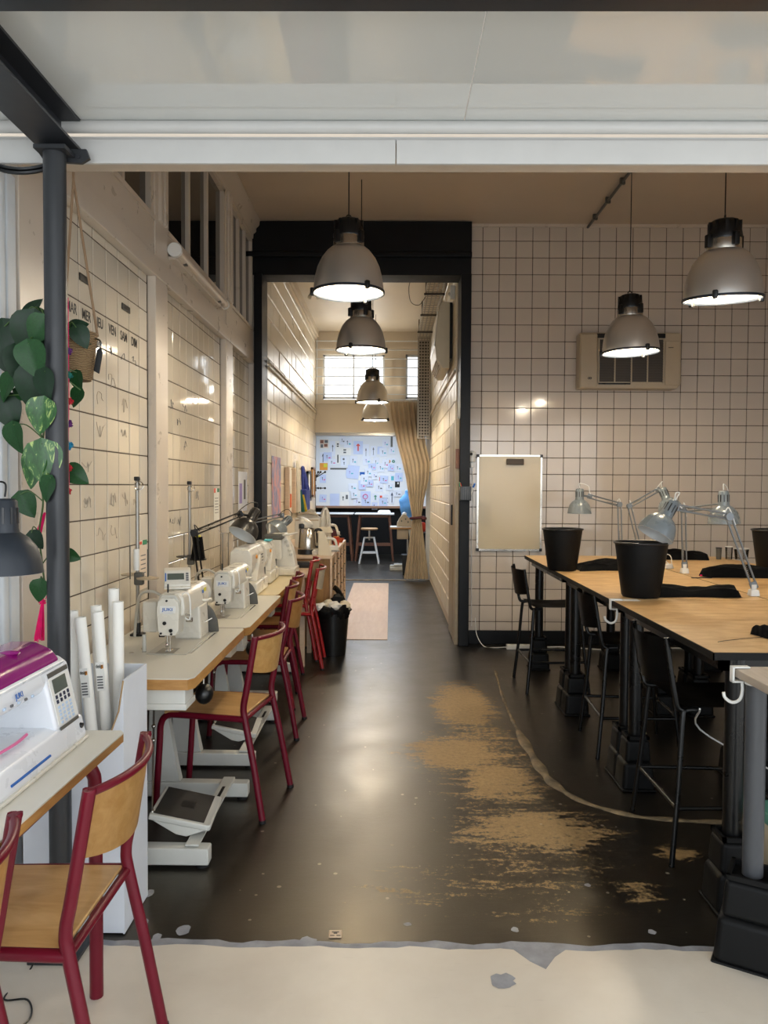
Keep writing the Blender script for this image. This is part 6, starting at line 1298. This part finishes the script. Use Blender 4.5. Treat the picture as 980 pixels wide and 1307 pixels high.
sheet(494, 585, 505, 602, 'paper_cool', 'sheet with four small coloured badges', [('ink_orange', .1, .1, .35, .35, Rg), ('ink_green', .6, .1, .85, .35, Rg), ('ink_red', .1, .6, .4, .85, B), ('ink_green', .6, .65, .9, .8, B)])
sheet(458, 601, 468, 615, 'paper_white', 'white sheet with bold blue shapes', [('ink_blue', .1, .1, .9, .4, B), ('ink_blue', .15, .55, .9, .9, F)])
sheet(443, 594, 458, 611, 'paper_blue', 'blank blue sheet turned slightly askew', [], rz=0.12)
sheet(484, 609, 488, 614, 'ink_red', 'tiny red print beside the blue shapes', [])
sheet(497, 605, 504, 614, 'paper_cool', 'sheet with a teal bottle drawing', [('ink_teal', .3, .3, .8, .9, B)])
sheet(504, 614, 510, 622, 'ink_black', 'small black and white photo', [('paper_white', .5, .2, .8, .5, B)])
sheet(460, 627, 473, 644, 'paper_blue', 'blue sheet with a pink round sketch', [('ink_pink', .25, .2, .7, .6, Rg), ('ink_orange', .4, .7, .65, .85, B)])
sheet(475, 630, 483, 640, 'paper_cool', 'sheet with a green bird-like shape', [('ink_green', .15, .2, .85, .8, F)])
sheet(484, 631, 496, 646, 'paper_cool', 'sheet with red and grey text lines', [('ink_red', .05, .1, .3, .3, B), ('ink_grey', .3, .3, .9, .36, B), ('ink_red', .1, .65, .5, .72, B), ('ink_grey', .55, .65, .95, .7, B)])
sheet(497, 627, 503, 643, 'paper_cool', 'sheet with a black dancing figure', [('ink_black', .2, .1, .85, .9, F)])
sheet(421, 630, 433, 648, 'paper_blue', 'plain pale blue sheet under the blank panel', [])
sheet(434, 628, 445, 646, 'paper_white', 'white sheet with two hooked black sketches', [('ink_black', .2, .3, .5, .6, F), ('ink_grey', .65, .2, .9, .5, B)])
rs = random.Random(77); k = 0
cand = [(rs.uniform(416, 505), rs.uniform(564, 640)) for _ in range(70)]; done = []
for cx, cy in ((444, 565), (486, 575), (468, 588), (480, 590), (489, 577), (475, 596), (486, 597), (492, 592), (478, 607), (472, 617), (484, 622), (450, 622), (462, 619), (497, 621), (508, 597), (509, 609), (412, 636), (447, 603), (492, 566), (500, 575), (470, 603), (456, 640), (489, 641), (452, 631), (478, 646), (490, 612), (499, 597), (418, 583), (437, 562), (465, 612), (424, 590), (412, 611), (451, 588), (467, 640), (507, 630)):
    k += 1; w = rs.uniform(7, 11); h_ = rs.uniform(8, 13)
    sheet(cx - w / 2, cy - h_ / 2, cx + w / 2, cy + h_ / 2, rs.choice(('paper_cool', 'paper_blue', 'paper_blue', 'paper_cool')), 'small pale sheet with a faint pencil sketch on the rear board', [(rs.choice(('ink_grey', 'ink_violet', 'ink_black')), .3, .3, .55, .7, F), (rs.choice(('ink_grey', 'ink_pink', 'ink_teal')), .6, .55, .85, .7, B)], 'faint sketches on the rear board', rs.uniform(-.08, .08))
# tall tables and stool
def trestle(label, x0, x1):
    t = thing('high_table', label, 'table', ((x0 + x1) / 2, 15.35, 0), 0, 'high tables in the rear room'); w = (x1 - x0) / 2
    MB().box(-w, w, -0.30, 0.30, 0.915, 0.94, 0.003).build('tabletop', 'board_white', t); MB().box(-w + 0.08, w - 0.08, -0.24, 0.24, 0.86, 0.915).build('apron', 'walnut_leg', t)
    for sx in (-1, 1):
        for sy in (-1, 1): MB().tube([(sx * (w - 0.10), sy * 0.24, 0.90), (sx * (w - 0.02), sy * 0.26, 0.0)], [0.028, 0.022], 8).build('leg', 'walnut_leg', t)
        MB().box(sx * (w - 0.05) - 0.015, sx * (w - 0.05) + 0.015, -0.24, 0.24, 0.30, 0.34).build('stretcher', 'walnut_leg', t)
    MB().box(-w + 0.05, w - 0.05, -0.255, -0.225, 0.30, 0.36).build('stretcher', 'walnut_leg', t)
trestle('high white table with walnut legs behind the white stool', -0.70, 0.08)
trestle('high white table with walnut legs by the corridor corner', -1.56, -0.73)
sl = thing('stool', 'white splay-leg stool with round wooden seat in the rear room', 'stool', (-0.40, 14.72, 0))
MB().lathe([(0, 0.635), (0.155, 0.635), (0.165, 0.645), (0.165, 0.665), (0.155, 0.675), (0, 0.675)], 28).build('seat', 'stool_wood', sl); MB().cyl((0, 0, 0.44), (0, 0, 0.636), 0.018, n=12).build('screw_post', 'chrome', sl); MB().box(-0.10, 0.10, -0.10, 0.10, 0.48, 0.50, 0.003).build('hub', 'white_paint', sl)
for sx in (-1, 1):
    for sy in (-1, 1): MB().tube([(sx * 0.09, sy * 0.09, 0.495), (sx * 0.185, sy * 0.185, 0.0)], 0.017, 8).build('leg', 'white_paint', sl)
MB().tube([(-0.145, -0.145, 0.20), (0.145, -0.145, 0.20), (0.145, 0.145, 0.20), (-0.145, 0.145, 0.20)], 0.013, 6, True).build('foot_ring', 'white_paint', sl)
tag(MB().box(-0.14, 0.14, -0.1, 0.1, 0.0005, 0.06, 0.025, 3, taper=0.8).build('scanner', 'white_plastic', None, (-0.12, 15.3, 0.94)), 'white rounded device on the high table in the rear room', 'device')
# overlock table beside the curtain, dress form
ot = thing('overlock_table', 'small beige-topped machine table beside the curtain', 'table', (0.42, 13.6, 0)); 
MB().box(-0.42, 0.35, -0.25, 0.25, 0.73, 0.765, 0.004).build('tabletop', 'lamin_white', ot); MB().box(-0.42, 0.35, -0.252, -0.25, 0.73, 0.76).build('edge_band', 'table_edge', ot)
MB().box(-0.30, -0.10, -0.2, 0.0, 0.55, 0.73, 0.01).build('motor_box', 'ac_beige', ot)
for y in (-0.2, 0.2): MB().prism([(0.0, 0.06), (0.10, 0.06), (0.0, 0.73), (-0.10, 0.73)], 'y', y - 0.02, y + 0.02).box(-0.42, 0.30, y - 0.03, y + 0.03, 0, 0.06, 0.008).build('leg', 'table_metal', ot)
MB().box(-0.35, -0.08, -0.22, 0.0, 0.08, 0.11, 0.005, m=Matrix.Rotation(0.0, 4, 'Y')).build('pedal', 'table_metal', ot)
om = thing('overlock_machine', 'grey overlock machine on the small table beside the curtain', 'sewing machine', (0.27, 13.55, 0.7655)); om.scale = (0.72, 0.9, 0.85)
MB().prism([(-0.22, 0.0), (0.20, 0.0), (0.16, 0.12), (0.06, 0.20), (0.0, 0.26), (-0.08, 0.26), (-0.14, 0.16), (-0.20, 0.10)], 'y', -0.10, 0.10, 0.015, 2).build('body', 'ac_beige', om); MB().ball((-0.03, -0.02, 0.265), 0.06, 12, (1, 1, 0.6)).build('top_cover', 'white_plastic', om)
for x, z in ((-0.10, 0.12), (0.0, 0.16), (0.06, 0.10)): MB().cyl((x, -0.115, z), (x, -0.10, z), 0.018, n=10).build('dial', 'machine_dark', om)
df = thing('dress_form', 'light blue dress form torso standing by the curtain', 'dress form', (0.33, 14.6, 0)); df.scale = (1, 1, 0.84)
mb = MB()
def tors(u, v):
    prof = [(0.0, 0.14, 0.09), (0.12, 0.15, 0.10), (0.30, 0.115, 0.085), (0.50, 0.145, 0.105), (0.66, 0.165, 0.085), (0.74, 0.12, 0.07), (0.80, 0.055, 0.05), (0.88, 0.05, 0.045)]
    z = u * 0.88
    for (a, rx, ry), (b, sx, sy) in zip(prof, prof[1:]):
        if a <= z <= b + 1e-6:
            k_ = (z - a) / (b - a); k_ = k_ * k_ * (3 - 2 * k_); RX, RY = rx + (sx - rx) * k_, ry + (sy - ry) * k_; break
    an = v * 2 * PI; return (RX * math.cos(an), RY * math.sin(an), 0.78 + z)
mb.grid(tors, 24, 24); mb.build('torso', 'blue_cloth', df, angle=80)
MB().cyl((0, 0, 0.03), (0, 0, 0.80), 0.016, n=10).build('stand_pole', 'chrome', df); MB().cyl((0, 0, 0), (0, 0, 0.03), 0.17, n=24).build('stand_base', 'black_matte', df); MB().cyl((0, 0, 1.655), (0, 0, 1.675), 0.05, 0.03, 14).build('neck_cap', 'blue_cloth', df)
wbn = thing('waste_bin', 'slim black waste bin by the overlock table in the rear room', 'bin', (0.30, 12.75, 0)); MB().box(-0.09, 0.09, -0.09, 0.09, 0.0005, 0.33, 0.01, 2, taper=1.15).build('body', 'black_plastic', wbn); MB().box(-0.11, 0.11, -0.11, 0.11, 0.33, 0.345, 0.004).build('rim', 'black_plastic', wbn)
tag(MB().ball((0, 0, 0.09), 0.09, 14, (0.9, 0.8, 1.0)).build('red_bundle', 'cup_red', None, (0.62 - 0.08, 12.9, 0.70)), 'red cloth bundle behind the curtain edge', 'cloth')
cbt = thing('rack', 'black clothes rack frame standing behind the curtain', 'rack', (0.56, 12.9, 0))
for s in (-0.15, 0.15): MB().tube([(0, s, 0.0), (-0.02, s, 0.70)], 0.014, 8).build('leg', 'black_tube', cbt)
MB().box(-0.12, 0.06, -0.2, 0.2, 0.68, 0.70).build('shelf', 'black_matte', cbt)
